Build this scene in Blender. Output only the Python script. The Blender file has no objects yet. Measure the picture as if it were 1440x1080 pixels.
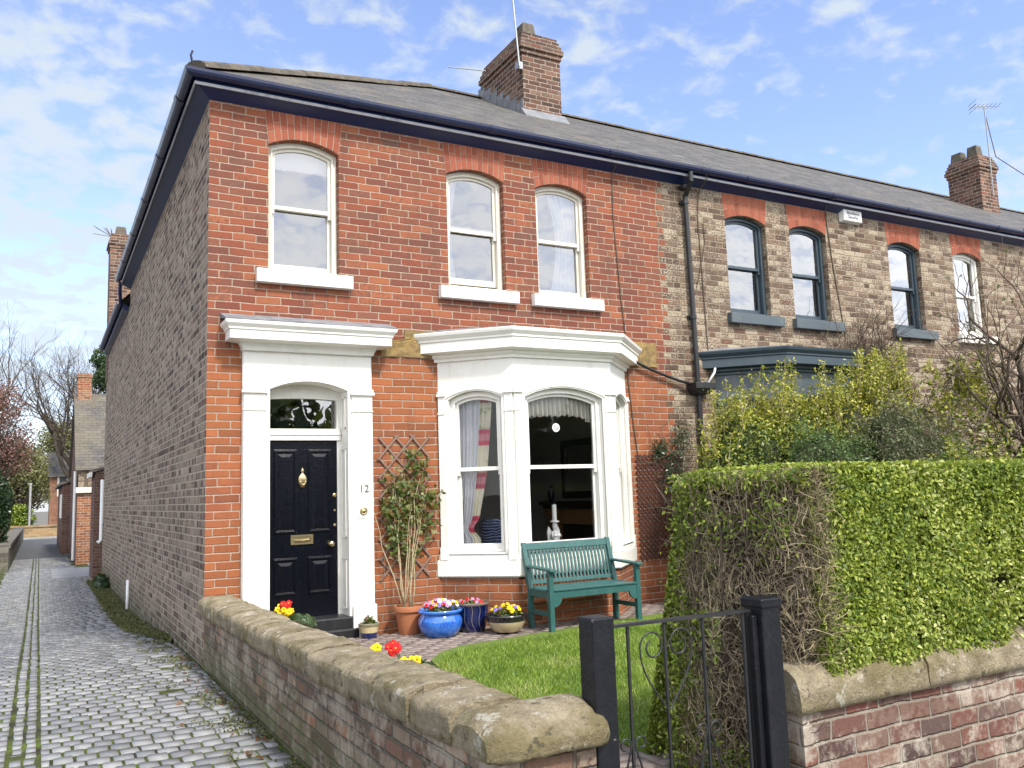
import bpy, bmesh, math, random
import numpy as np
from mathutils import Vector, Matrix, noise as mnoise
from mathutils.geometry import tessellate_polygon
random.seed(11); rng = np.random.default_rng(11)
sc = bpy.context.scene
COL = sc.collection
PI = math.pi

# ---------------------------------------------------------------- camera (solved from the vanishing points)
cx, cy = 720., 540.
vx = (2930., 618.); vy = (55., 715.)
FPX = math.sqrt(-((vx[0]-cx)*(vy[0]-cx)+(vx[1]-cy)*(vy[1]-cy)))
def _d(p):
    return Vector(((p[0]-cx)/FPX, (p[1]-cy)/FPX, 1)).normalized()
Xc, Yc = _d(vx), _d(vy)
Zc = Xc.cross(Yc)
if Zc.y > 0: Zc = -Zc
CAM = Vector((-1.506, -9.387, 1.642))
right = Vector((Xc.x, Yc.x, Zc.x)); up = -Vector((Xc.y, Yc.y, Zc.y)); back = -Vector((Xc.z, Yc.z, Zc.z))
cd = bpy.data.cameras.new('camera'); cam = bpy.data.objects.new('camera', cd); COL.objects.link(cam)
cd.sensor_width = 36; cd.lens = 36*FPX/1440; cd.clip_end = 3000; cd.clip_start = .05
M3 = Matrix((right, up, back)).transposed().to_4x4(); M3.translation = CAM
cam.matrix_world = M3
sc.camera = cam

# ---------------------------------------------------------------- node helper
class NB:
    def __init__(s, name):
        s.m = bpy.data.materials.new(name); s.m.use_nodes = True
        s.nt = s.m.node_tree; s.nt.nodes.clear()
        s._geo = None
    def set(s, sock, v):
        if isinstance(v, bpy.types.NodeSocket): s.nt.links.new(v, sock)
        else:
            if sock.type == 'RGBA' and len(v) == 3: v = (*v, 1)
            sock.default_value = v
    def node(s, t, ins=None, **p):
        n = s.nt.nodes.new(t)
        for k, v in p.items(): setattr(n, k, v)
        for k, v in (ins or {}).items(): s.set(n.inputs[k], v)
        return n
    def math(s, op, a, b=0., c=0., clamp=False):
        n = s.node('ShaderNodeMath', {0: a, 1: b, 2: c}, operation=op, use_clamp=clamp); return n.outputs[0]
    def vm(s, op, a, b=(0, 0, 0)):
        n = s.node('ShaderNodeVectorMath', {0: a, 1: b}, operation=op); return n.outputs[0]
    def xyz(s, v):
        n = s.node('ShaderNodeSeparateXYZ', {0: v}); return n.outputs[0], n.outputs[1], n.outputs[2]
    def comb(s, x, y, z=0.):
        return s.node('ShaderNodeCombineXYZ', {0: x, 1: y, 2: z}).outputs[0]
    def geo(s):
        if s._geo is None: s._geo = s.nt.nodes.new('ShaderNodeNewGeometry')
        return s._geo
    def P(s): return s.geo().outputs['Position']
    def obj(s): return s.nt.nodes.new('ShaderNodeTexCoord').outputs['Object']
    def noise(s, v, scale, detail=3., rough=.55, dist=0.):
        n = s.node('ShaderNodeTexNoise', {'Vector': v, 'Scale': scale, 'Detail': detail, 'Roughness': rough, 'Distortion': dist})
        return n.outputs[0]
    def noisec(s, v, scale, detail=2.):
        return s.node('ShaderNodeTexNoise', {'Vector': v, 'Scale': scale, 'Detail': detail}).outputs[1]
    def rng_(s, v, a, b, c=0., d=1., smooth=True):
        n = s.node('ShaderNodeMapRange', {0: v, 1: a, 2: b, 3: c, 4: d}, interpolation_type='SMOOTHSTEP' if smooth else 'LINEAR'); return n.outputs[0]
    def mix(s, f, a, b, blend='MIX'):
        n = s.nt.nodes.new('ShaderNodeMix'); n.data_type = 'RGBA'; n.blend_type = blend
        s.set(n.inputs[0], f); s.set(n.inputs[6], a); s.set(n.inputs[7], b); return n.outputs[2]
    def ramp(s, f, stops, interp='LINEAR'):
        n = s.node('ShaderNodeValToRGB', {0: f}); r = n.color_ramp; r.interpolation = interp
        while len(r.elements) < len(stops): r.elements.new(.5)
        for e, (p, c) in zip(r.elements, stops): e.position = p; e.color = (*c, 1)
        return n.outputs[0]
    def attr(s, name='rnd'):
        return s.node('ShaderNodeAttribute', attribute_name=name).outputs['Fac']
    def bump(s, h, strength=.5, dist=.01, normal=None):
        n = s.node('ShaderNodeBump', {'Height': h, 'Strength': strength, 'Distance': dist})
        if normal is not None: s.set(n.inputs['Normal'], normal)
        return n.outputs[0]
    def pbsdf(s, color, rough=.6, normal=None, spec=.5, metal=0., **kw):
        ins = {'Base Color': color, 'Roughness': rough, 'Metallic': metal, 'Specular IOR Level': spec}
        ins.update(kw)
        n = s.node('ShaderNodeBsdfPrincipled', ins)
        if normal is not None: s.set(n.inputs['Normal'], normal)
        return n.outputs[0]
    def out(s, sh):
        o = s.nt.nodes.new('ShaderNodeOutputMaterial'); s.nt.links.new(sh, o.inputs[0]); return s.m

def bricks(b, h, L, m, hdr=0, wob=.008, soft=.004):
    P = b.P(); px, py, pz = b.xyz(P)
    nx, ny, nz = b.xyz(b.geo().outputs['True Normal'])
    ln = b.math('MAXIMUM', b.math('SQRT', b.math('ADD', b.math('MULTIPLY', nx, nx), b.math('MULTIPLY', ny, ny))), 1e-3)
    u = b.math('DIVIDE', b.math('SUBTRACT', b.math('MULTIPLY', py, nx), b.math('MULTIPLY', px, ny)), ln)
    flat = b.math('GREATER_THAN', b.math('ABSOLUTE', nz), .8)
    u = b.math('ADD', b.math('MULTIPLY', u, b.math('SUBTRACT', 1., flat)), b.math('MULTIPLY', px, flat))
    v = b.math('ADD', b.math('MULTIPLY', pz, b.math('SUBTRACT', 1., flat)), b.math('MULTIPLY', py, flat))
    wx, wy, wz = b.xyz(b.noisec(P, 3.2, 3.))
    u = b.math('ADD', u, b.math('MULTIPLY', b.math('SUBTRACT', wx, .5), wob*3))
    v = b.math('ADD', v, b.math('MULTIPLY', b.math('SUBTRACT', wy, .5), wob*1.6))
    row = b.math('FLOOR', b.math('DIVIDE', v, h))
    r0 = b.node('ShaderNodeTexWhiteNoise', {'W': row}, noise_dimensions='1D').outputs[0]
    if hdr:
        ish = b.math('LESS_THAN', b.math('FLOORED_MODULO', row, float(hdr)), .5)
        Lr = b.math('SUBTRACT', L, b.math('MULTIPLY', ish, L*.5))
    else: Lr = L
    off = b.math('ADD', b.math('MULTIPLY', b.math('FLOORED_MODULO', row, 2.), .5), b.math('MULTIPLY', r0, .22))
    c = b.math('ADD', b.math('DIVIDE', u, Lr), off)
    col = b.math('FLOOR', c)
    fu = b.math('MULTIPLY', b.math('FRACT', c), Lr)
    fv = b.math('MULTIPLY', b.math('FRACT', b.math('DIVIDE', v, h)), h)
    du = b.math('MINIMUM', fu, b.math('SUBTRACT', Lr, fu))
    dv = b.math('MINIMUM', fv, b.math('SUBTRACT', h, fv))
    d = b.math('SMOOTH_MIN', du, dv, .012)
    d = b.math('ADD', d, b.math('MULTIPLY', b.math('SUBTRACT', b.noise(P, 34., 3., .6), .5), .012))
    mask = b.rng_(d, m*.5-soft, m*.5+soft)
    wn = b.node('ShaderNodeTexWhiteNoise', {'Vector': b.comb(col, row, 3.7)}, noise_dimensions='3D')
    r1, r2, r3 = b.xyz(wn.outputs['Color'])
    return dict(mask=mask, r1=r1, r2=r2, r3=r3, P=P, u=u, v=v, pz=pz, px=px, fv=fv)

def brick_mat(name, stops, mortar, *, h=.086, L=.245, m=.013, hdr=0, mottle=None, mott_amt=.5, dark=.35, wob=.006,
              bumpd=.008, moss=None, stain=None, orange=None, mscale=17., stth=.70, pb=.42, runoff=.35, rough=.85, spec=.25, soot=.25):
    b = NB(name); k = bricks(b, h, L, m, hdr, wob); P = k['P']
    c = b.ramp(k['r1'], stops)
    c = b.mix(b.math('MULTIPLY', b.rng_(k['r2'], .72, 1.), dark), c, (.05, .035, .03))
    fine = b.noise(P, 55., 4., .65)
    if mottle:
        mt = b.rng_(b.math('ADD', b.noise(P, mscale, 4., .65), b.math('MULTIPLY', b.math('SUBTRACT', k['r3'], .5), pb)), .46, .62)
        c = b.mix(b.math('MULTIPLY', mt, mott_amt), c, mottle)
    if orange:
        zz = b.math('MULTIPLY', b.rng_(k['pz'], 3.27, 3.20), b.rng_(b.noise(P, .9, 3.), .25, .55))
        oc = b.mix(b.rng_(k['r1'], .0, 1.), orange, tuple(x*.62 for x in orange))
        c = b.mix(b.math('MULTIPLY', zz, .75), c, oc)
    c = b.mix(b.math('MULTIPLY', b.math('SUBTRACT', 1., fine), .5), c, (.02, .012, .01))
    mo = b.mix(b.noise(P, 9., 4., .6), tuple(x*.62 for x in mortar), tuple(min(1, x*1.25) for x in mortar))
    col = b.mix(k['mask'], mo, c)
    big = b.noise(P, .8, 4., .6)
    col = b.mix(b.math('MULTIPLY', b.rng_(big, .5, .8), soot), col, (.05, .042, .036))
    st = b.noise(b.comb(b.math('MULTIPLY', k['u'], 5.5), b.math('MULTIPLY', k['v'], .55)), 1., 5., .65)
    col = b.mix(b.math('MULTIPLY', b.rng_(b.math('ADD', b.math('MULTIPLY', st, .6), b.math('MULTIPLY', b.noise(P, .55, 3.), .4)), .50, .68), runoff), col, (.055, .043, .036))
    if stain:   # pale lime bloom / lichen
        st = b.rng_(b.math('ADD', b.noise(P, 2.3, 5., .7), b.math('MULTIPLY', b.noise(P, 21., 3., .7), .3)), stth, stth+.16)
        col = b.mix(b.math('MULTIPLY', st, .75), col, stain)
    if moss:    # (colour, base height, reach)
        mc, z0, rr = moss
        ms = b.math('MULTIPLY', b.rng_(b.math('SUBTRACT', k['pz'], b.math('MULTIPLY', b.noise(P, 4., 4., .7), rr*1.5)), z0+rr*.35, z0-rr*.75), b.rng_(b.noise(P, 7., 4., .7), .33, .6))
        col = b.mix(b.math('MULTIPLY', ms, .85), col, mc)
    hgt = b.math('ADD', b.math('ADD', k['mask'], b.math('MULTIPLY', b.noise(P, 80., 4., .7), .35)), b.math('MULTIPLY', k['r3'], .25))
    return b.out(b.pbsdf(col, rough, b.bump(hgt, .8, bumpd), spec))

def paint(name, col, rough=.35, dirt=.12, dirtcol=(.25, .22, .17), spec=.5, coat=0., bumpd=.0012, scale=3., flecks=0.):
    b = NB(name); P = b.P()
    n1 = b.noise(P, scale, 5., .65); n2 = b.noise(P, 40., 4., .6)
    px, py, pz = b.xyz(P)
    st = b.noise(b.comb(b.math('MULTIPLY', px, 14.), b.math('MULTIPLY', py, 14.), b.math('MULTIPLY', pz, 1.3)), 1., 4., .6)
    f = b.math('MULTIPLY', b.rng_(b.math('ADD', b.math('MULTIPLY', n1, .6), b.math('MULTIPLY', st, .4)), .47, .72), dirt)
    c = b.mix(f, col, dirtcol)
    if flecks:
        c = b.mix(b.math('MULTIPLY', b.rng_(b.noise(P, 26., 5., .75), .68, .74), flecks), c, (.45, .42, .38))
    r = b.math('ADD', rough-.08, b.math('MULTIPLY', n2, .18))
    sh = b.pbsdf(c, r, b.bump(b.math('ADD', n2, b.math('MULTIPLY', n1, 2.)), .6, bumpd), spec, **({'Coat Weight': coat, 'Coat Roughness': .12} if coat else {}))
    return b.out(sh)

def leaf_mat(name, stops, rough=.42, trans=.3, spec=.5):
    b = NB(name); c = b.ramp(b.attr(), stops)
    c = b.mix(b.math('MULTIPLY', b.noise(b.P(), 60., 2.), .35), c, (.02, .025, .01))
    p = b.pbsdf(c, rough, None, spec)
    t = b.node('ShaderNodeBsdfTranslucent', {0: b.mix(.5, c, (.25, .3, .03))}).outputs[0]
    mx = b.node('ShaderNodeMixShader', {0: trans, 1: p, 2: t})
    return b.out(mx.outputs[0])

def rock(name, c1, c2, lich=None, moss=None, scale=5., bumpd=.012, rough=.9, spots=None, lt=.68, st_=.63):
    b = NB(name); P = b.P(); n = b.noise(P, scale, 6., .65); f = b.noise(P, scale*9, 5., .7)
    c = b.mix(b.rng_(n, .32, .68), c1, c2)
    c = b.mix(b.math('MULTIPLY', b.rng_(f, .45, .7), .45), c, tuple(x*.4 for x in c1))
    if moss:
        nx, ny, nz = b.xyz(b.geo().outputs['Normal'])
        ms = b.rng_(b.math('ADD', b.noise(P, 3., 5., .7), b.math('MULTIPLY', b.noise(P, 30., 3., .7), .25)), .55, .78)
        c = b.mix(b.math('MULTIPLY', ms, .7), c, moss)
    if lich:
        c = b.mix(b.math('MULTIPLY', b.rng_(b.math('ADD', b.noise(P, 6.5, 5., .72), b.math('MULTIPLY', f, .22)), lt+.04, lt+.11), .8), c, lich)
    if spots:
        c = b.mix(b.math('MULTIPLY', b.rng_(b.noise(P, 11., 5., .75), st_, st_+.06), .75), c, spots)
    return b.out(b.pbsdf(c, rough, b.bump(b.math('ADD', n, b.math('ADD', b.math('MULTIPLY', f, .5), b.math('MULTIPLY', b.noise(P, scale*26, 3., .7), .16))), .8, bumpd), .2))

M = {}
REDS = [(0., (.20, .058, .036)), (.25, (.27, .078, .042)), (.5, (.32, .098, .048)), (.72, (.37, .13, .06)), (.88, (.29, .082, .042)), (1., (.22, .10, .068))]
M['red'] = brick_mat('red_brick', REDS, (.36, .265, .20), L=.262, mottle=(.15, .065, .048), mott_amt=.6, mscale=24., orange=(.48, .16, .056), soot=.4, m=.0125, wob=.014, dark=.12)
M['side'] = brick_mat('dark_side_brick', [(0., (.05, .03, .024)), (.3, (.115, .069, .053)), (.55, (.18, .115, .088)), (.74, (.27, .19, .145)), (.88, (.44, .36, .285)), (1., (.20, .095, .068))],
                      (.42, .345, .265), mottle=(.50, .405, .31), mott_amt=.55, L=.21, mscale=26., runoff=.2, hdr=2, moss=((.045, .055, .02), -.2, .5), soot=.25, m=.017, wob=.012, bumpd=.014)
M['brown'] = brick_mat('buff_brown_brick', [(0., (.09, .055, .04)), (.3, (.135, .085, .06)), (.6, (.175, .118, .08)), (.85, (.22, .15, .105)), (1., (.14, .07, .05))],
                       (.27, .22, .155), mottle=(.56, .48, .35), mott_amt=.75, hdr=4, mscale=36., pb=.22, soot=.25, m=.015, wob=.011, bumpd=.01)
M['garden'] = brick_mat('old_wall_brick', [(0., (.085, .05, .038)), (.35, (.17, .09, .062)), (.65, (.24, .135, .092)), (.85, (.17, .14, .095)), (1., (.44, .18, .085))],
                        (.13, .112, .085), mottle=(.34, .265, .19), mott_amt=.8, h=.083, L=.235, stth=.61, moss=((.10, .105, .04), 0., .45), stain=(.38, .33, .26), soot=.4, m=.017, wob=.016, bumpd=.022, mscale=24.)
M['front'] = brick_mat('front_wall_brick', [(0., (.075, .045, .042)), (.3, (.15, .065, .05)), (.6, (.22, .085, .06)), (.85, (.12, .075, .065)), (1., (.25, .15, .10))],
                       (.25, .21, .165), mottle=(.25, .17, .125), mott_amt=.6, h=.092, L=.235, stain=(.42, .37, .30), stth=.62, soot=.45, m=.014, wob=.022, bumpd=.018, mscale=26.)
M['chim'] = brick_mat('chimney_brick', [(0., (.06, .036, .03)), (.3, (.15, .066, .045)), (.6, (.21, .105, .07)), (.85, (.27, .17, .115)), (1., (.27, .09, .05))],
                      (.34, .28, .22), mottle=(.085, .058, .046), mott_amt=.5, L=.235, soot=.5, m=.016, wob=.01, bumpd=.014)
M['orange'] = brick_mat('orange_brick', [(0., (.25, .08, .04)), (.5, (.36, .14, .06)), (1., (.42, .2, .10))], (.42, .36, .28), mottle=(.2, .08, .05), soot=.2)
M['plum'] = brick_mat('outhouse_brick', [(0., (.10, .045, .035)), (.5, (.16, .07, .05)), (1., (.2, .10, .075))], (.22, .17, .14), mottle=(.2, .14, .11), soot=.3)

def voussoir_mat():
    b = NB('rubbed_arch_brick'); P = b.P(); r = b.attr()
    c = b.ramp(r, [(0., (.22, .066, .038)), (.5, (.29, .088, .05)), (1., (.34, .115, .065))])
    c = b.mix(b.math('MULTIPLY', b.noise(P, 30., 4., .6), .35), c, (.14, .04, .03))
    return b.out(b.pbsdf(c, .85, b.bump(b.noise(P, 70., 4.), .5, .004), .2))
M['arch'] = voussoir_mat()
M['mortar'] = rock('lime_mortar', (.45, .37, .30), (.34, .28, .22), scale=20., bumpd=.004)

def slate_mat(name='roof_slate', yellow=True):
    b = NB(name); k = bricks(b, .105, .28, .006, 0, .004, .002); P = k['P']
    c = b.ramp(k['r1'], [(0., (.03, .029, .030)), (.5, (.064, .060, .058)), (.85, (.098, .09, .082)), (1., (.15, .138, .125))])
    c = b.mix(b.math('MULTIPLY', b.rng_(b.noise(P, 24., 5., .7), .35, .7), .6), c, (.21, .195, .17))
    ms = b.rng_(b.math('ADD', b.noise(P, 1.1, 5., .65), b.math('MULTIPLY', b.rng_(k['px'], 5., -.5), .14)), .5, .72)
    c = b.mix(b.math('MULTIPLY', ms, .7), c, (.155, .132, .09))
    yl = b.math('MULTIPLY', b.rng_(b.noise(P, 5., 5., .75), .66, .74), b.rng_(b.noise(P, .7, 2.), .5, .66))
    c = b.mix(b.math('MULTIPLY', yl, .6), c, (.36, .30, .10))
    c = b.mix(b.math('SUBTRACT', 1., k['mask']), c, (.02, .02, .02))
    h = b.math('ADD', b.math('DIVIDE', k['fv'], -.105), b.math('ADD', b.math('MULTIPLY', k['r2'], .4), b.math('MULTIPLY', b.noise(P, 30., 4.), .35)))
    return b.out(b.pbsdf(c, .72, b.bump(h, 1., .024), .3))
M['slate'] = slate_mat()
M['ridge'] = rock('ridge_tile', (.15, .128, .098), (.085, .074, .06), lich=(.24, .21, .14), scale=7.)
M['white'] = paint('white_paint', (.77, .755, .70), .42, .3, (.46, .42, .34), bumpd=.003)
M['whitemas'] = paint('white_masonry_paint', (.77, .755, .70), .58, .32, (.48, .44, .36), spec=.3, bumpd=.006)
M['creampaint'] = paint('cream_paint', (.66, .62, .53), .42, .25, (.38, .33, .25))
M['navyfascia'] = paint('navy_gloss', (.011, .024, .088), .36, .15, (.035, .05, .10), spec=.35)
M['navygutter'] = paint('navy_gutter_paint', (.009, .015, .055), .3, .2, (.05, .055, .09), spec=.5, coat=.15)
M['edge'] = paint('worn_edge_paint', (.38, .38, .40), .6, .6, (.07, .08, .12), flecks=.5)
M['doornavy'] = paint('door_navy_gloss', (.0014, .002, .0055), .24, .1, (.01, .012, .02), spec=.32, coat=.0, bumpd=.002)
M['slateblue'] = paint('slate_blue_paint', (.035, .055, .072), .4, .3, (.09, .1, .1), spec=.5)
M['slateblue2'] = paint('grey_blue_masonry_paint', (.062, .082, .094), .5, .3, (.2, .2, .18))
M['iron'] = paint('black_iron', (.012, .013, .015), .42, .3, (.07, .06, .05), flecks=.4)
M['blackwood'] = paint('black_painted_timber', (.006, .0065, .009), .42, .3, (.03, .03, .035), flecks=.45, bumpd=.006, scale=8., spec=.3)
M['blackstone'] = paint('black_step_paint', (.012, .013, .015), .35, .5, (.07, .07, .07))
M['green'] = paint('sea_green_wood_paint', (.024, .092, .086), .42, .4, (.07, .16, .15), bumpd=.003, scale=9., flecks=.25)
M['pvc'] = paint('white_plastic', (.78, .78, .76), .4, .3, (.45, .43, .38))
M['lead'] = rock('lead_flashing', (.24, .245, .26), (.15, .155, .165), scale=6., rough=.6, bumpd=.006)
M['coping'] = rock('sandstone_coping', (.29, .24, .16), (.45, .38, .255), lich=(.58, .54, .45), moss=(.15, .125, .045), scale=9., bumpd=.07, spots=(.07, .06, .045), lt=.66, st_=.585)
M['tie'] = rock('rough_sandstone', (.34, .235, .09), (.19, .135, .07), scale=9., bumpd=.035)
M['concrete'] = rock('pale_concrete', (.33, .33, .32), (.25, .25, .245), scale=2., bumpd=.006)
M['asphalt'] = rock('asphalt', (.115, .118, .125), (.085, .088, .095), scale=3., bumpd=.006)
M['greywall'] = brick_mat('grey_stone_blocks', [(0., (.13, .12, .10)), (.5, (.19, .18, .15)), (1., (.24, .22, .18))], (.2, .18, .15), h=.16, L=.4, m=.02, moss=((.07, .08, .03), -.3, .6))
M['stonewall'] = brick_mat('sandstone_blocks', [(0., (.26, .17, .08)), (.5, (.40, .28, .14)), (1., (.33, .2, .09))], (.3, .25, .17), h=.16, L=.4, m=.02)
def brass():
    b = NB('aged_brass'); P = b.P()
    c = b.mix(b.noise(P, 60., 4.), (.62, .50, .27), (.42, .34, .2))
    return b.out(b.pbsdf(c, .32, None, .5, 1.))
M['brass'] = brass()
def simple(name, c, r=.6, spec=.4, metal=0., var=.25, scale=20.):
    b = NB(name); P = b.P(); n = b.noise(P, scale, 4., .6)
    col = b.mix(b.math('MULTIPLY', n, var*2), c, tuple(x*.45 for x in c))
    return b.out(b.pbsdf(col, r, b.bump(n, .3, .002), spec, metal))
M['galv'] = simple('dull_aluminium', (.35, .36, .37), .45, .5, .6)
M['terracotta'] = simple('terracotta', (.42, .16, .075), .8, .2, var=.3, scale=7.)
M['soil'] = simple('soil', (.05, .035, .024), .95, .1, scale=30.)
M['digit'] = simple('dark_grey_metal', (.09, .09, .095), .35, .5, .3)
M['plinthwhite'] = M['whitemas']
def glaze(name, base, fn):
    b = NB(name); P = b.obj(); c = fn(b, P, base)
    return b.out(b.pbsdf(c, .14, b.bump(b.noise(P, 25., 3.), .25, .003), .6, **{'Coat Weight': .6, 'Coat Roughness': .06}))
def g_blue(b, P, base):
    x, y, z = b.xyz(P)
    band = b.math('MULTIPLY', b.rng_(b.noise(b.comb(b.math('MULTIPLY', x, 3.), b.math('MULTIPLY', y, 3.), b.math('MULTIPLY', z, .6)), 16., 4., .6), .45, .62), b.math('MULTIPLY', b.rng_(z, .10, .13), b.rng_(z, .22, .19)))
    c = b.mix(b.noise(P, 9., 4.), (.02, .115, .50), (.04, .19, .62))
    return b.mix(b.math('MULTIPLY', band, .7), c, (.01, .04, .30))
def g_navy(b, P, base):
    x, y, z = b.xyz(P)
    a = b.math('ARCTAN2', y, x)
    wv = b.math('ADD', b.math('MULTIPLY', a, 2.1), b.math('ADD', b.math('MULTIPLY', z, 4.), b.math('MULTIPLY', b.math('SINE', b.math('MULTIPLY', z, 17.)), .35)))
    ln = b.math('ABSOLUTE', b.math('SUBTRACT', b.math('FRACT', wv), .5))
    c = b.mix(b.rng_(ln, .035, .02), (.006, .013, .075), (.30, .27, .20))
    return b.mix(b.rng_(z, .285, .295), c, (.16, .12, .09))
def g_cream(b, P, base):
    x, y, z = b.xyz(P)
    c = b.mix(b.noise(P, 14., 4.), (.46, .36, .19), (.52, .43, .26))
    return b.mix(b.math('ADD', b.rng_(z, .128, .132), b.rng_(z, .026, .02), clamp=True), c, (.012, .012, .016))
def g_small(b, P, base):
    x, y, z = b.xyz(P)
    c = b.mix(b.noise(P, 14., 4.), (.50, .40, .20), (.55, .46, .28))
    c = b.mix(b.rng_(z, .062, .058), c, (.014, .022, .11))
    return b.mix(b.rng_(z, .128, .132), c, (.20, .19, .12))
M['g_blue'] = glaze('cobalt_glaze', None, g_blue); M['g_navy'] = glaze('navy_leaf_glaze', None, g_navy)
M['g_cream'] = glaze('cream_black_glaze', None, g_cream); M['g_small'] = glaze('cream_blue_glaze', None, g_small)
def glass_mat(name, tint=.92, boost=1.6, wave=.0012, base=.07):
    b = NB(name)
    nrm = b.bump(b.noise(b.P(), 2.2, 2., .5), .35, wave*6)
    fr = b.node('ShaderNodeFresnel', {'IOR': 1.5, 'Normal': nrm}).outputs[0]
    f = b.math('ADD', b.math('MULTIPLY', fr, boost), base, clamp=True)
    t = b.node('ShaderNodeBsdfTransparent', {0: (tint, tint, tint)}).outputs[0]
    g = b.node('ShaderNodeBsdfGlossy', {'Color': (.95, .95, .95), 'Roughness': .01, 'Normal': nrm}).outputs[0]
    return b.out(b.node('ShaderNodeMixShader', {0: f, 1: t, 2: g}).outputs[0])
M['glass'] = glass_mat('window_glass', .93, 4.2)
M['bayglass'] = glass_mat('bay_glass', .96, .75, base=.0)
def cloth(name, c, tr=.35, pattern=None):
    b = NB(name)
    col = c
    if pattern: col = pattern(b)
    p = b.pbsdf(col, .9, None, .1); t = b.node('ShaderNodeBsdfTranslucent', {0: col}).outputs[0]
    return b.out(b.node('ShaderNodeMixShader', {0: tr, 1: p, 2: t}).outputs[0])
M['net'] = cloth('white_curtain_cloth', (.78, .80, .84))
M['cream_cloth'] = cloth('cream_valance_cloth', (.72, .70, .62))
def floral(b):
    px, py, pz = b.xyz(b.P())
    c = (.74, .70, .55)
    z1 = b.math('SUBTRACT', b.math('FRACT', b.math('MULTIPLY', pz, 1.95)), .5)
    band = b.rng_(b.math('ABSOLUTE', z1), .21, .17)
    hole = b.rng_(b.math('ABSOLUTE', z1), .06, .10)
    n = b.noise(b.P(), 11., 3.)
    c2 = b.mix(b.math('MULTIPLY', band, b.rng_(n, .28, .36)), c, (.55, .05, .12))
    c2 = b.mix(b.math('MULTIPLY', b.math('SUBTRACT', 1., hole), .6), c2, (.70, .35, .38))
    return b.mix(b.math('MULTIPLY', b.rng_(b.noise(b.P(), 7.), .57, .62), b.math('SUBTRACT', .8, band)), c2, (.40, .46, .2))
M['floral'] = cloth('red_floral_cloth', None, .25, floral)
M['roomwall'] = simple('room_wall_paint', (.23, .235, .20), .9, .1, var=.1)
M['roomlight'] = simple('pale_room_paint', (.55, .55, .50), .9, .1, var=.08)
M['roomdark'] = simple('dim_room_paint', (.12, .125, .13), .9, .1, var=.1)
M['wood'] = simple('varnished_pine', (.55, .27, .10), .4, .4, var=.4, scale=8.)
M['darkwood'] = simple('dark_mahogany', (.02, .012, .01), .3, .5)
M['carpet'] = simple('brown_carpet', (.2, .15, .11), .95, .05)
def stripe():
    b = NB('navy_striped_cloth'); px, py, pz = b.xyz(b.P())
    s = b.math('SINE', b.math('MULTIPLY', b.math('ADD', pz, b.math('MULTIPLY', b.noise(b.P(), 6.), .12)), 190.))
    return b.out(b.pbsdf(b.mix(b.rng_(s, .3, .8), (.012, .02, .06), (.16, .2, .34)), .9, None, .1))
M['stripe'] = stripe()
M['mirror'] = simple('mirror_silver', (.75, .76, .76), .04, .5, 1., var=.02)
M['ceramic'] = simple('white_ceramic', (.78, .78, .76), .3, .5, var=.1)
M['trellis'] = simple('weathered_trellis_wood', (.25, .165, .13), .85, .2, var=.35, scale=25.)
M['darktrellis'] = simple('brown_plastic_mesh', (.07, .035, .03), .6, .3)
M['bark'] = rock('grey_brown_bark', (.10, .08, .062), (.06, .048, .038), scale=14., bumpd=.01)
M['twig'] = rock('pale_twig', (.46, .375, .235), (.29, .235, .14), scale=30., bumpd=.003)
M['twigdark'] = rock('dark_twig', (.15, .115, .085), (.08, .062, .047), scale=30., bumpd=.003)
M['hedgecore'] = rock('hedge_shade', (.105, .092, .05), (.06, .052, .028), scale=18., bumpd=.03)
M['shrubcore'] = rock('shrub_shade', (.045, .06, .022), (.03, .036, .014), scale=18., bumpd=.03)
M['hedge'] = leaf_mat('privet_leaf', [(0., (.075, .13, .018)), (.35, (.17, .25, .028)), (.7, (.33, .41, .05)), (.9, (.50, .54, .10)), (1., (.60, .62, .24))], .5, .3, .35)
M['yellowleaf'] = leaf_mat('golden_privet_leaf', [(0., (.085, .15, .026)), (.4, (.17, .25, .034)), (.7, (.38, .40, .05)), (1., (.62, .56, .09))], .45)
M['darkleaf'] = leaf_mat('dark_evergreen_leaf', [(0., (.03, .065, .03)), (.5, (.065, .125, .055)), (1., (.15, .21, .10))], .4)
M['greyleaf'] = leaf_mat('grey_green_leaf', [(0., (.07, .085, .04)), (.5, (.14, .16, .075)), (1., (.25, .26, .14))], .6)
M['deepleaf'] = leaf_mat('deep_green_leaf', [(0., (.045, .10, .03)), (.5, (.09, .17, .05)), (1., (.19, .27, .09))], .45)
M['oliveleaf'] = leaf_mat('olive_yellow_leaf', [(0., (.12, .12, .04)), (.5, (.22, .22, .08)), (1., (.34, .32, .15))], .6)
M['climb'] = leaf_mat('rose_leaf', [(0., (.05, .10, .02)), (.5, (.12, .17, .035)), (.8, (.22, .23, .06)), (1., (.26, .10, .05))], .45)
M['ivy'] = leaf_mat('ivy_leaf', [(0., (.012, .035, .018)), (.5, (.03, .07, .03)), (1., (.06, .11, .05))], .3)
M['pinkbud'] = leaf_mat('pink_blossom', [(0., (.14, .06, .055)), (.5, (.27, .13, .12)), (1., (.38, .24, .22))], .7)
M['grass'] = leaf_mat('grass_blade', [(0., (.10, .19, .02)), (.45, (.22, .36, .036)), (.8, (.36, .50, .065)), (1., (.50, .50, .20))], .5, .35)
M['mossleaf'] = leaf_mat('moss_clump', [(0., (.07, .085, .025)), (.5, (.13, .14, .04)), (1., (.21, .19, .08))], .8, .1)
M['lawn'] = rock('lawn_soil', (.14, .21, .035), (.10, .14, .03), scale=12., bumpd=.02)
M['verge'] = rock('mossy_verge', (.085, .085, .035), (.055, .045, .028), moss=(.09, .11, .025), scale=6., bumpd=.04)
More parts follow.
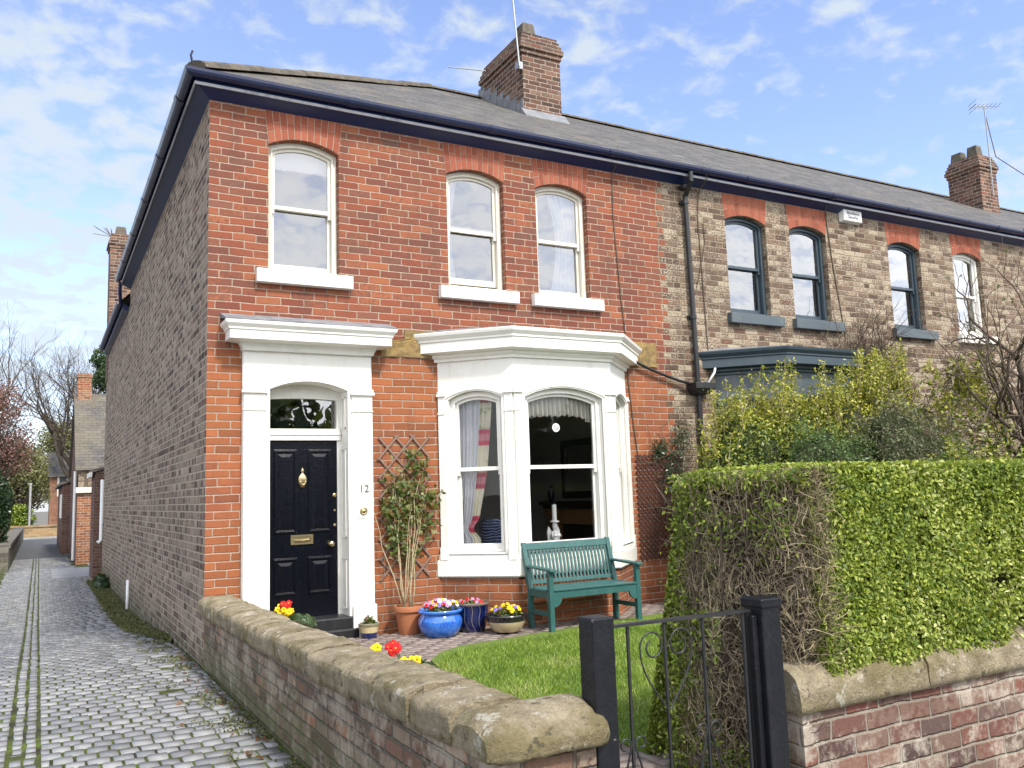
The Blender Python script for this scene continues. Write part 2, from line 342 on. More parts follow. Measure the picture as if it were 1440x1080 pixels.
for n_, c_ in (('p_yellow', (.75, .50, .01)), ('p_red', (.50, .012, .012)), ('p_violet', (.22, .16, .45)), ('p_white', (.75, .72, .72)), ('p_mauve', (.45, .25, .42)), ('p_dark', (.03, .015, .04))):
    M[n_] = simple('petal_'+n_[2:], c_, .6, .2, var=.15)
def sett_mat():
    b = NB('scoria_setts'); P = b.P(); r = b.attr()
    c = b.ramp(r, [(0., (.17, .172, .178)), (.5, (.25, .252, .255)), (1., (.34, .338, .33))])
    c = b.mix(b.math('MULTIPLY', b.rng_(b.noise(P, 1.3, 5., .65), .5, .72), .45), c, (.13, .125, .11))
    c = b.mix(b.math('MULTIPLY', b.noise(P, 45., 4., .7), .5), c, (.10, .10, .10))
    c = b.mix(b.math('MULTIPLY', b.rng_(b.noise(P, 1.7, 6., .72), .52, .70), .6), c, (.11, .112, .075))
    return b.out(b.pbsdf(c, .5, b.bump(b.noise(P, 50., 4., .65), .5, .006), .4))
M['sett'] = sett_mat()
M['gravel'] = rock('gravelly_ground', (.20, .185, .16), (.13, .12, .10), scale=2.5, bumpd=.03)
M['settbed'] = rock('mossy_joints', (.03, .027, .02), (.06, .07, .018), moss=(.10, .14, .018), scale=4., bumpd=.02)
def paver_mat():
    b = NB('brick_pavers'); P = b.P(); r = b.attr()
    c = b.ramp(r, [(0., (.19, .14, .12)), (.5, (.26, .205, .18)), (1., (.31, .25, .215))])
    c = b.mix(b.math('MULTIPLY', b.rng_(b.noise(P, 2., 5., .65), .45, .7), .5), c, (.20, .19, .17))
    c = b.mix(b.math('MULTIPLY', b.noise(P, 60., 4., .7), .45), c, (.11, .10, .09))
    return b.out(b.pbsdf(c, .85, b.bump(b.noise(P, 60., 4.), .5, .004), .2))
M['paver'] = paver_mat()

# ---------------------------------------------------------------- geometry helpers
def lerp(a, b, t): return a+(b-a)*t
class MB:
    def __init__(s): s.v = []; s.f = []; s.mi = []; s.rn = []
    def add(s, vs, fs, mi=0, rnd=0.):
        o = len(s.v); s.v += [tuple(p) for p in vs]
        for f in fs: s.f.append(tuple(i+o for i in f)); s.mi.append(mi); s.rn.append(rnd)
    def hexa(s, p, mi=0, rnd=0.):
        s.add(p, [(0, 3, 2, 1), (4, 5, 6, 7), (0, 1, 5, 4), (1, 2, 6, 5), (2, 3, 7, 6), (3, 0, 4, 7)], mi, rnd)
    def box(s, x0, x1, y0, y1, z0, z1, mi=0, rnd=0.):
        s.hexa([(x0, y0, z0), (x1, y0, z0), (x1, y1, z0), (x0, y1, z0), (x0, y0, z1), (x1, y0, z1), (x1, y1, z1), (x0, y1, z1)], mi, rnd)
    def fbox(s, fn, u0, u1, v0, v1, d0, d1, mi=0):
        s.hexa([fn(u0, v0, d0), fn(u1, v0, d0), fn(u1, v0, d1), fn(u0, v0, d1), fn(u0, v1, d0), fn(u1, v1, d0), fn(u1, v1, d1), fn(u0, v1, d1)], mi)
    def bar(s, a, b, w, h, up=(0, 0, 1), mi=0):
        a, b = Vector(a), Vector(b); d = (b-a).normalized(); sd = d.cross(Vector(up))
        if sd.length < 1e-4: sd = d.cross(Vector((0, 1, 0)))
        sd.normalize(); u = sd.cross(d); x = sd*w/2; y = u*h/2
        s.hexa([a-x-y, a+x-y, a+x+y, a-x+y, b-x-y, b+x-y, b+x+y, b-x+y], mi)
    def tube(s, pts, r, n=6, mi=0, rnd=0.):
        pts = [Vector(p) for p in pts]; m = len(pts); rs = r if isinstance(r, (list, tuple)) else [r]*m
        vs = []; ref = None
        for i, p in enumerate(pts):
            t = (pts[min(i+1, m-1)]-pts[max(i-1, 0)])
            t = t.normalized() if t.length > 1e-9 else Vector((0, 0, 1))
            if ref is None: ref = t.orthogonal().normalized()
            ref = (ref-t*ref.dot(t)); ref = ref.normalized() if ref.length > 1e-6 else t.orthogonal().normalized()
            bn = t.cross(ref)
            for k in range(n):
                a = 2*PI*k/n; vs.append(p+(ref*math.cos(a)+bn*math.sin(a))*rs[i])
        fs = [(i*n+k, i*n+(k+1) % n, (i+1)*n+(k+1) % n, (i+1)*n+k) for i in range(m-1) for k in range(n)]
        if n > 3 or m < 4: fs += [tuple(range(n-1, -1, -1)), tuple((m-1)*n+k for k in range(n))]
        s.add(vs, fs, mi, rnd)
    def lathe(s, prof, c=(0, 0, 0), n=28, mi=0, axis='z', sx=1., sy=1.):
        vs = []
        for r, z in prof:
            for k in range(n):
                a = 2*PI*k/n; x, y = r*math.cos(a)*sx, r*math.sin(a)*sy
                p = (x, y, z) if axis == 'z' else (x, -z, y)
                vs.append((c[0]+p[0], c[1]+p[1], c[2]+p[2]))
        m = len(prof)
        s.add(vs, [(i*n+k, i*n+(k+1) % n, (i+1)*n+(k+1) % n, (i+1)*n+k) for i in range(m-1) for k in range(n)], mi)
        s.add(vs[:n], [tuple(range(n-1, -1, -1))], mi) if prof[0][0] > 1e-4 else None
        s.add(vs[-n:], [tuple(range(n))], mi) if prof[-1][0] > 1e-4 else None
    def prism(s, poly, fn, d0, d1, mi=0, rnd=0.):
        n = len(poly); vs = [fn(u, v, d0) for u, v in poly]+[fn(u, v, d1) for u, v in poly]
        s.add(vs, [tuple(range(n)), tuple(range(2*n-1, n-1, -1))]+[(i, (i+1) % n, (i+1) % n+n, i+n) for i in range(n)], mi, rnd)
    def ring(s, o, i_, fn, d0, d1, mi=0):
        n = len(o); vs = [fn(*p, d0) for p in o]+[fn(*p, d0) for p in i_]+[fn(*p, d1) for p in o]+[fn(*p, d1) for p in i_]
        fs = []
        for a in range(n):
            b = (a+1) % n
            fs += [(a, b, n+b, n+a), (2*n+a, 3*n+a, 3*n+b, 2*n+b), (a, 2*n+a, 2*n+b, b), (n+a, n+b, 3*n+b, 3*n+a)]
        s.add(vs, fs, mi)
    def wall(s, outer, holes, fn, depth=.11, mi=0):
        loops = [outer]+holes; flat = [p for l in loops for p in l]
        tris = tessellate_polygon([[Vector((u, v, 0)) for u, v in l] for l in loops])
        vs = [fn(u, v, 0) for u, v in flat]; fs = []
        for t in tris:
            a, b, c = [flat[i] for i in t]
            ar = (b[0]-a[0])*(c[1]-a[1])-(b[1]-a[1])*(c[0]-a[0])
            if abs(ar) > 1e-9: fs.append(tuple(t) if ar > 0 else tuple(t)[::-1])
        s.add(vs, fs, mi)
        for h in holes:
            n = len(h); dd = depth
            s.add([fn(u, v, 0) for u, v in h]+[fn(u, v, dd) for u, v in h], [(i, (i+1) % n, (i+1) % n+n, i+n) for i in range(n)], mi)
    def sweep(s, path, prof, closed=True, m0=None, m1=None, mi=0, loop=False):
        pts = [Vector(p) for p in path]; n = len(pts); segs = []
        for i in range(n if loop else n-1):
            d = (pts[(i+1) % n]-pts[i]).normalized(); segs.append(Vector((d.y, -d.x)))
        ms = []
        for i in range(n):
            if loop or 0 < i < n-1:
                a, b = segs[i-1], segs[i % len(segs)]; ms.append((a+b)/(1+a.dot(b)))
            elif i == 0: ms.append(Vector(m0) if m0 else segs[0])
            else: ms.append(Vector(m1) if m1 else segs[-1])
        k = len(prof); vs = []
        for p, m in zip(pts, ms):
            for o, z in prof: vs.append((p.x+m.x*o, p.y+m.y*o, z))
        fs = []
        for i in range(n if loop else n-1):
            j = (i+1) % n
            for a in range(k if closed else k-1):
                b = (a+1) % k; fs.append((i*k+a, i*k+b, j*k+b, j*k+a))
        if closed and not loop: fs += [tuple(range(k)), tuple((n-1)*k+a for a in range(k-1, -1, -1))]
        s.add(vs, fs, mi)
    def build(s, name, mats, parent=None, smooth=False, bev=0., recalc=True, seg=2):
        me = bpy.data.meshes.new(name); off = Vector((0, 0, 0))
        if parent is None and s.v:
            a = np.array(s.v); off = Vector(((a[:, 0].min()+a[:, 0].max())/2, (a[:, 1].min()+a[:, 1].max())/2, a[:, 2].min()))
        me.from_pydata([tuple(Vector(p)-off) for p in s.v], [], s.f)
        mats = mats if isinstance(mats, (list, tuple)) else [mats]
        for m in mats: me.materials.append(M[m] if isinstance(m, str) else m)
        me.polygons.foreach_set('material_index', s.mi)
        if any(s.rn):
            at = me.attributes.new('rnd', 'FLOAT', 'FACE'); at.data.foreach_set('value', s.rn)
        if recalc:
            bm = bmesh.new(); bm.from_mesh(me); bmesh.ops.recalc_face_normals(bm, faces=bm.faces); bm.to_mesh(me); bm.free()
        if smooth: me.polygons.foreach_set('use_smooth', [True]*len(me.polygons))
        me.update()
        o = bpy.data.objects.new(name, me); COL.objects.link(o); o.location = off
        if parent is not None: adopt(o, parent)
        if bev:
            mod = o.modifiers.new('bevel', 'BEVEL'); mod.width = bev; mod.segments = seg; mod.limit_method = 'ANGLE'; mod.angle_limit = math.radians(35)
        return o
WORLD = {}
def adopt(o, parent):
    o.parent = parent
    t = parent.location if parent.type == 'EMPTY' else Vector((0, 0, 0))
    if parent.type != 'EMPTY' and parent.parent is None: t = parent.location
    o.matrix_parent_inverse = Matrix.Translation(-Vector(t))
def tag(o, label=None, cat=None, group=None, kind=None):
    if label: o['label'] = label
    if cat: o['category'] = cat
    if group: o['group'] = group
    if kind: o['kind'] = kind
    return o
def thing(name, label, cat, loc=(0, 0, 0), group=None):
    o = bpy.data.objects.new(name, None); COL.objects.link(o); o.location = loc; o.empty_display_size = .2
    return tag(o, label, cat, group)
def struct(o): o['kind'] = 'structure'; return o
def np_obj(name, V, F, mats, parent=None, rnd=None, smooth=False, mi=None):
    V = np.asarray(V, np.float32); F = np.asarray(F, np.int32); k = F.shape[1]
    off = np.zeros(3, np.float32)
    if parent is None: off = np.array([(V[:, 0].min()+V[:, 0].max())/2, (V[:, 1].min()+V[:, 1].max())/2, V[:, 2].min()], np.float32)
    me = bpy.data.meshes.new(name)
    me.vertices.add(len(V)); me.vertices.foreach_set('co', (V-off).ravel())
    me.loops.add(F.size); me.loops.foreach_set('vertex_index', F.ravel())
    me.polygons.add(len(F)); me.polygons.foreach_set('loop_start', np.arange(0, F.size, k, dtype=np.int32))
    try: me.polygons.foreach_set('loop_total', np.full(len(F), k, np.int32))
    except Exception: pass
    mats = mats if isinstance(mats, (list, tuple)) else [mats]
    for m in mats: me.materials.append(M[m])
    if mi is not None: me.polygons.foreach_set('material_index', np.asarray(mi, np.int32))
    if rnd is not None:
        at = me.attributes.new('rnd', 'FLOAT', 'FACE'); at.data.foreach_set('value', np.asarray(rnd, np.float32))
    if smooth: me.polygons.foreach_set('use_smooth', [True]*len(F))
    me.update(calc_edges=True); me.validate()
    o = bpy.data.objects.new(name, me); COL.objects.link(o); o.location = tuple(map(float, off))
    if parent is not None: adopt(o, parent)
    return o
def unit(a): return a/np.maximum(np.linalg.norm(a, axis=1, keepdims=True), 1e-9)
def leaves(name, pos, nrm, ln, wd, m, parent=None, spread=.9, rnd=None, fold=.25, axis_bias=None):
    n = len(pos); pos = np.asarray(pos, float)
    nr = unit(np.asarray(nrm, float)+rng.normal(size=(n, 3))*spread)
    ax = rng.normal(size=(n, 3))
    if axis_bias is not None: ax = ax*.6+np.asarray(axis_bias)
    ax = unit(ax-nr*(ax*nr).sum(1, keepdims=True)); bt = np.cross(nr, ax)
    l = (ln*rng.uniform(.65, 1.3, n))[:, None]; w = (wd*rng.uniform(.7, 1.2, n))[:, None]
    V = np.empty((n, 4, 3)); V[:, 0] = pos-ax*l*.5; V[:, 2] = pos+ax*l*.5-nr*l*.12
    V[:, 1] = pos+bt*w*.5+nr*w*fold; V[:, 3] = pos-bt*w*.5+nr*w*fold
    if rnd is None: rnd = rng.uniform(0, 1, n)
    return np_obj(name, V.reshape(-1, 3), np.arange(4*n).reshape(n, 4), m, parent, rnd)
def front(u, v, d): return (u, d, v)
def legfn(a, b):
    a, b = Vector(a), Vector(b); t = (b-a).normalized(); n = Vector((t.y, -t.x)); L = (b-a).length
    return (lambda u, v, d: (a.x+t.x*u-n.x*d, a.y+t.y*u-n.y*d, v)), L
def arch(u0, u1, v0, vs, rise, t=0., tb=None, n=12):
    tb = t if tb is None else tb; w = (u1-u0)/2; uc = (u0+u1)/2
    if rise <= 0: return [(u0+t, v0+tb), (u1-t, v0+tb), (u1-t, vs-t), (u0+t, vs-t)]
    R = (w*w+rise*rise)/(2*rise); vc = vs+rise-R; Ri = R-t; a = math.asin((w-t)/Ri)
    return [(uc-w+t, v0+tb), (uc+w-t, v0+tb)]+[(uc+Ri*math.sin(a-2*a*i/n), vc+Ri*math.cos(a-2*a*i/n)) for i in range(n+1)]
def rect(u0, u1, v0, v1): return [(u0, v0), (u1, v0), (u1, v1), (u0, v1)]

def sash_window(parent, fn, u0, u1, v0, vs, rise, vm, m, d=.10, opened=0., label=None, fw=.05, part='window', gl='glass'):
    f = MB(); f.ring(arch(u0, u1, v0, vs, rise), arch(u0, u1, v0, vs, rise, fw, .03), fn, d, d+.12)
    f.ring(arch(u0, u1, v0, vs, rise, fw-.012, .02), arch(u0, u1, v0, vs, rise, fw+.012, .035), fn, d-.012, d+.02)
    w = f.build(part, m, parent, bev=.004)
    if label: w['label'] = label
    a0, a1 = u0+fw, u1-fw
    s = MB(); s.ring(arch(u0, u1, vm-.022, vs, rise, fw+.002, 0), arch(u0, u1, vm-.022, vs, rise, fw+.047, .045), fn, d+.026, d+.062)
    for uu in (a0+.004, a1-.044): s.fbox(fn, uu, uu+.04, vm-.075, vm-.021, d+.028, d+.06)
    s.build('upper_sash', m, w, bev=.003)
    g = MB(); p = arch(u0, u1, vm-.022, vs, rise, fw+.042, .04); g.add([fn(a, b, d+.045) for a, b in p], [tuple(range(len(p)))]); g.build('glass_pane', gl, w, recalc=False)
    zb = v0+.03+opened; zt = vm+.022+opened
    s = MB(); s.ring(rect(a0+.002, a1-.002, zb, zt), rect(a0+.045, a1-.045, zb+.075, zt-.042), fn, d+.066, d+.1); s.build('lower_sash', m, w, bev=.003)
    g = MB(); p = rect(a0+.04, a1-.04, zb+.07, zt-.038); g.add([fn(a, b, d+.083) for a, b in p], [(0, 1, 2, 3)]); g.build('glass_pane', gl, w, recalc=False)
    return w
def sill(parent, x0, x1, z0, z1, m, out=.09):
    b = MB(); b.hexa([(x0, -out, z0), (x1, -out, z0), (x1, .1, z0), (x0, .1, z0), (x0, -out, z1-.015), (x1, -out, z1-.015), (x1, .1, z1+.004), (x0, .1, z1+.004)])
    return b.build('window_sill', m, parent, bev=.006)
def brick_arch(parent, u0, u1, vs, rise, top):
    b = MB(); n = 11; e = .045
    w = (u1-u0)/2; uc = (u0+u1)/2; R = (w*w+rise*rise)/(2*rise); vc = vs+rise-R
    def lo(t): u = lerp(u0, u1, t); return (u, vc+math.sqrt(R*R-(u-uc)**2))
    def hi(t): return (lerp(u0-e, u1+e, t), top)
    def at(t, k): a, c = lo(t), hi(t); return (lerp(a[0], c[0], k), lerp(a[1], c[1], k))
    pts = [lo(i/12) for i in range(13)]+[hi(1), hi(0)]
    b.prism(pts, front, -.002, .02, 1)
    g = .004/(u1-u0)
    for i in range(n):
        t0, t1 = i/n+g, (i+1)/n-g; k = .64 if i % 2 else .36
        for ka, kb in ((.0, k-.012), (k+.012, .99)):
            b.prism([at(t0, ka), at(t1, ka), at(t1, kb), at(t0, kb)], front, -.0065, .012, 0, random.uniform(.05, 1))
    return b.build('brick_arch', ['arch', 'mortar'], parent)

def bay_window(house, xw, fr, mas, trim, name='bay_window', depth=.66, wid=2.77, plinth='red', gl='glass'):
    """canted bay: xw = left end at the wall; the plan goes out at 45 degrees"""
    B = [(xw, 0), (xw+depth, -depth), (xw+wid-depth-.05, -depth), (xw+wid, 0)]
    m0, m1 = (-1.4142, 0), (1.45, 0)
    b = MB(); b.sweep(B, [(-.05, -.02), (.0, -.02), (.0, .68), (-.05, .68)], m0=m0, m1=m1); b.build('bay_plinth', plinth, house)
    b = MB()
    legs = [(B[0], B[1], .09), (B[1], B[2], .115), (B[2], B[3], .09)]
    ops = []
    for a, c, rise in legs:
        fn, L = legfn(a, c); e = .135 if rise < .1 else .15
        o = (e, L-e, .955, 2.76, rise); ops.append((fn, o, L))
        b.wall([(.0, .66), (L, .66), (L, 3.3), (.0, 3.3)], [arch(*o)], fn, .07)
        b.ring(arch(o[0]-.045, o[1]+.045, .95, 2.775, rise+.006), arch(*o), fn, -.022, .01)         # archivolt
        b.ring(arch(o[0]-.06, o[1]+.06, .95, 2.785, rise+.01), arch(o[0]-.04, o[1]+.04, .95, 2.77, rise+.006), fn, -.034, .0)
    bw = b.build(name, mas, house, bev=.004)
    for fn, o, L in ops:
        for ua, ub in ((.006, .095 if L < 1 else .11), (L-(.095 if L < 1 else .11), L-.006)):
            p = MB(); p.fbox(fn, ua, ub, 1.03, 2.86, -.03, .0)
            p.fbox(fn, ua-.006, ub+.006, .88, 1.03, -.045, .0)
            p.fbox(fn, ua-.012, ub+.012, 2.80, 2.83, -.052, .0); p.fbox(fn, ua-.006, ub+.006, 2.83, 2.862, -.042, .0); p.fbox(fn, ua-.006, ub+.006, 2.585, 2.605, -.04, .0)
            p.build('pilaster', mas, bw, bev=.005)
    s = MB(); s.sweep(B, [(-.02, .69), (.032, .69), (.04, .70), (.04, .87), (.03, .888), (-.02, .888)], m0=m0, m1=m1)
    s.sweep(B, [(-.02, .888), (.028, .888), (.02, .955), (-.03, .965)], m0=m0, m1=m1)
    s.build('bay_sill', mas, bw, bev=.005)
    k = MB(); k.sweep(B, [(-.02, 3.22), (.028, 3.22), (.03, 3.25), (.06, 3.275), (.06, 3.30), (.165, 3.318), (.165, 3.435), (.18, 3.445), (.18, 3.465), (.215, 3.51), (.225, 3.545), (.2, 3.555), (-.02, 3.59)], m0=m0, m1=m1)
    k.build('cornice', trim, bw, bev=.003)
    r = MB(); o = .2; q = 1.4142*o; z0, z1 = 3.558, 3.635; h = o*.4142
    r.add([(xw-q, 0, z0), (B[1][0]-h, B[1][1]-o, z0), (B[2][0]+h, B[2][1]-o, z0), (xw+wid+q, 0, z0), (xw+.1, 0, z1), (xw+wid-.1, 0, z1)], [(0, 1, 4), (1, 2, 5, 4), (2, 3, 5)])
    r.build('bay_roof', 'lead', bw)
    for i, (fn, o, L) in enumerate(ops): sash_window(bw, fn, *o[:2], o[2], o[3], o[4], 1.93, fr, .05, gl=gl)
    return bw, ops, B

# ---------------------------------------------------------------- number twelve, the end house
XP = 6.18           # party line
house = thing('brick_house', 'red brick end of terrace house with a navy front door and white bay window', 'house', (3, 4, 0))
H = .086
# facade with a toothed edge towards the neighbour
edge = []; i = 0; z = -.3
zs = [H*k for k in range(-4, 71)]
for k in range(-3, 70):
    x = XP+(.055 if (k % 2) else -.055)+random.uniform(-.02, .02)
    edge += [(x, H*k), (x, H*(k+1))]
outer = [(0, -.32), (edge[0][0], -.32)]+edge+[(edge[-1][0], 6.06), (0, 6.06)]
wins = [(.64, 1.45, 5.64, .10), (2.83, 3.635, 5.63, .10), (4.115, 4.925, 5.63, .10)]
holes = [arch(u0, u1, 4.18, vs, r) for u0, u1, vs, r in wins]
holes += [rect(.60, 1.55, .14, 3.0), rect(2.80, 5.28, .5, 3.25)]
b = MB(); b.wall(outer, holes, front, .10); b.build('facade_wall', 'red', house, recalc=False)
b = MB()   # side wall (front block then rear wing), rear
YB, YW = 9.4, 16.3
b.add([(0, 0, -.6), (0, 0, 6.05), (0, YB, 6.05), (0, YB, 5.70), (0, YW, 5.70), (0, YW, -.6)], [(0, 1, 2, 3, 4, 5)])
b.add([(0, YW, -.6), (0, YW, 5.7), (1.9, YW, 7.6), (3.4, YW, 5.7), (3.4, YW, -.6)], [(0, 1, 2, 3, 4)])
b.add([(0, YB, 5.6), (0, YB, 6.1), (XP, YB, 6.1), (XP, YB, 5.6)], [(0, 1, 2, 3)])
b.add([(3.4, YB, -.3), (3.4, YB, 5.7), (XP, YB, 5.7), (XP, YB, -.3)], [(0, 1, 2, 3)])
b.add([(3.4, YB, -.3), (3.4, YB, 5.7), (3.4, YW, 5.7), (3.4, YW, -.3)], [(0, 1, 2, 3)])
b.build('side_wall', 'side', house, recalc=False)
for u0, u1, vs, r in wins: brick_arch(house, u0, u1, vs, r, 6.03)
labels = ['left upstairs sash window above the door, panes reflecting grey sky', 'middle upstairs sash window slid open at the bottom', 'right upstairs sash window with a white curtain']
for (u0, u1, vs, r), op, lb in zip(wins, (.0, .045, 0.), labels):
    sash_window(house, front, u0, u1, 4.18+.01, vs, r, 4.95, 'creampaint', .10, op, lb)
for x0, x1 in ((.50, 1.585), (2.69, 3.775), (4.0, 5.08)): sill(house, x0, x1, 4.02, 4.185, 'whitemas')
# roof: hipped at the left, ridge along x
Z0, YR, ZR = 6.265, 4.6, 9.20
e = -.215
b = MB(); xr = XP+.0
b.add([(e, e, Z0), (xr, e, Z0), (xr, YR, ZR), (YR, YR, ZR), (e, YB+.2, Z0), (xr, YB+.2, Z0)], [(0, 1, 2, 3), (4, 0, 3), (5, 4, 3, 2)])
b.add([(e, e, Z0-.02), (xr, e, Z0-.02), (xr, YB+.2, Z0-.02), (e, YB+.2, Z0-.02)], [(0, 1, 2, 3)])
b.add([(-.2, YB+.1, 5.78), (1.7, YB+.1, 7.7), (1.7, YW+.1, 7.7), (-.2, YW+.1, 5.78)], [(0, 1, 2, 3)])
b.add([(3.6, YB+.1, 5.78), (1.7, YB+.1, 7.7), (1.7, YW+.1, 7.7), (3.6, YW+.1, 5.78)], [(0, 1, 2, 3)])
b.build('roof', 'slate', house, recalc=False)
def ridge_tiles(parent, a, c, tl=.45, r=.1):
    b = MB(); a, c = Vector(a), Vector(c); n = max(1, int((c-a).length/tl)); d = (c-a)/n
    sd = d.cross(Vector((0, 0, 1))).normalized(); u = sd.cross(d).normalized()
    for i in range(n):
        p0 = a+d*i+u*random.uniform(-.006, .006); p1 = p0+d*.985; vs = []
        for p in (p0, p1):
            for k in range(7):
                t = PI*(k/6); vs.append(p+sd*math.cos(t)*r*1.15+u*(math.sin(t)*r*.75-.03))
        b.add(vs, [(k, k+1, 8+k, 7+k) for k in range(6)]+[tuple(range(7)), tuple(range(13, 6, -1))])
    return b.build('ridge_tiles', 'ridge', parent)
ridge_tiles(house, (YR, YR, ZR), (XP, YR, ZR)); ridge_tiles(house, (e+.03, e+.03, Z0+.03), (YR, YR, ZR), r=.125)
b = MB(); p = Vector((e-.0, e-.0, Z0+.03)); b.tube([p, p+Vector((-.02, -.02, .09)), p+Vector((.0, .0, .15))], .012, 5); b.build('hip_iron', 'iron', house)
# eaves
SOF = [(-.03, 6.02), (-.03, 6.10), (.15, 6.235), (.175, 6.235), (.175, 6.115), (.155, 6.115)]
GUT = [(.175+.062+.062*math.cos(t), 6.232+.076*math.sin(t)) for t in [PI+PI*i/8 for i in range(9)]]
GUT = GUT+[(o*.9+.023, z+.004) for o, z in GUT[::-1]]
def eaves(parent, path, fascia='navyfascia', m1=None):
    b = MB(); b.sweep(path, SOF, m1=m1); b.build('fascia', fascia, parent)
    b = MB(); b.sweep(path, [(.172, 6.10), (.187, 6.10), (.187, 6.132), (.172, 6.132)], m1=m1); b.build('fascia_edge', 'edge', parent)
    b = MB(); b.sweep(path, GUT, m1=m1)
    P2 = [Vector(p) for p in path]
    for a, c in zip(P2[:-1], P2[1:]):
        L = (c-a).length; d = (c-a)/L; n = Vector((d.y, -d.x))
        for k in range(1, int(L/.92)+1):
            q = a+d*(k*.92-.3)
            big = k % 2 == 0
            ring = [(.175+.062+(.070 if big else .066)*math.cos(t), 6.232+(.085 if big else .08)*math.sin(t)) for t in [PI+PI*i/8 for i in range(9)]]
            w = .06 if big else .014
            for (o0, z0), (o1, z1) in zip(ring[:-1], ring[1:]):
                A, B_ = q+d*-w+n*o0, q+d*w+n*o0; C_, D_ = q+d*w+n*o1, q+d*-w+n*o1
                b.add([(A.x, A.y, z0), (B_.x, B_.y, z0), (C_.x, C_.y, z1), (D_.x, D_.y, z1)], [(0, 1, 2, 3)])
    b.build('gutter', 'navygutter', parent, smooth=False)
eaves(house, [(0, YB), (0, 0), (XP, 0)])
b = MB(); b.sweep([(0, 15.55), (0, YB+.25)], [(-.03, 5.62), (-.03, 5.7), (.10, 5.78), (.12, 5.78), (.12, 5.66)]); b.sweep([(0, 15.55), (0, YB+.25)], [(o-.055, z-.42) for o, z in GUT]); b.build('wing_gutter', 'navyfascia', house)
b = MB(); b.tube([(-.2, YB-.1, 6.14), (-.2, YB+.0, 5.98), (-.16, YB+.25, 5.75)], .035, 8); b.build('gutter_outlet', 'navyfascia', house)
# chimneys
def chimney(parent, x0, x1, y0, y1, zb, zt, pots, m='chim', flash=True):
    b = MB(); b.box(x0, x1, y0, y1, zb, zt-.42)
    for k, (o, za, zc) in enumerate(((.025, zt-.42, zt-.335), (.055, zt-.335, zt-.25), (.03, zt-.25, zt-.165), (.0, zt-.165, zt-.08), (-.03, zt-.08, zt))):
        b.box(x0-o, x1+o, y0-o, y1+o, za, zc)
    c = b.build('chimney', m, parent)
    for (xa, xb, ya, yb, h) in pots:
        p = MB(); p.hexa([(xa, ya, zt-.05), (xb, ya, zt-.05), (xb, yb, zt-.05), (xa, yb, zt-.05), (xa+.03, ya+.03, zt+h), (xb-.03, ya+.03, zt+h), (xb-.03, yb-.03, zt+h), (xa+.03, yb-.03, zt+h)])
        p.build('chimney_pot', 'ridge', c, bev=.012)
    return c
c1 = chimney(house, 5.72, 6.50, 2.95, 4.5, 7.6, 9.76, [(5.78, 6.06, 3.0, 3.3, .22), (5.8, 6.08, 3.5, 3.8, .06), (5.8, 6.08, 4.0, 4.28, .07), (5.8, 6.08, 4.2, 4.4, .05), (6.14, 6.42, 3.55, 3.9, .03)])
b = MB()   # lead apron and stepped flashing
b.hexa([(5.66, 2.78, 8.085), (6.56, 2.78, 8.085), (6.56, 2.955, 8.19), (5.66, 2.955, 8.19), (5.66, 2.78, 8.10), (6.56, 2.78, 8.10), (6.56, 2.94, 8.30), (5.66, 2.94, 8.30)])
for k in range(7):
    y = 2.95+k*.24; zz = Z0+(y+.215)*.625
    b.box(5.70, 5.716, y, y+.25, zz-.1, zz+.23)
b.build('chimney_flashing', 'lead', house)
def aerial(parent, x, y, zb, zt, el, tilt=0., n=9):
    b = MB(); t = Vector((x+tilt, y, zt)); b.tube([(x, y, zb), t], .016, 6)
    a = Vector(el); b.tube([t-a*.45, t+a*.55], .011, 5); s = a.cross(Vector((0, 0, 1))).normalized()
    for i in range(n):
        q = t+a*lerp(-.4, .5, i/(n-1)); b.tube([q-s*.16, q+s*.16], .006, 4)
    q = t-a*.42; w = Vector((0, 0, 1))
    for j in (-1, 0, 1): b.tube([q-s*.2+w*.1*j, q+s*.2+w*.1*j], .006, 4)
    b.tube([(x, y, zb+.05), (x+.06, y+.06, zb+.05)], .012, 5)
    return b.build('aerial', 'galv', parent)
aerial(house, 5.62, 2.88, 9.02, 10.75, (.9, .3, 0), -.12)
b = MB(); b.box(5.6, 5.7, 2.9, 3., 9.0, 9.13); b.build('aerial_clamp', 'galv', house)
b = MB(); b.tube([(5.7, 4.3, 9.62), (5.05, 4.6, 9.7)], .012, 5); b.build('aerial_arm', 'galv', house)
c2 = chimney(house, -.02, .95, 15.7, 16.4, 5., 9.05, [(.1, .4, 15.85, 16.2, .25), (.5, .8, 15.85, 16.2, .25)])
b = MB()
for k in range(9):
    a = rng.normal(size=3)*.22; b.tube([(.0, 15.75, 8.95), (-.12+a[0]*.8, 15.7+a[1], 9.05+abs(a[2])*.8)], .008, 4)
b.build('chimney_weeds', 'twigdark', house)
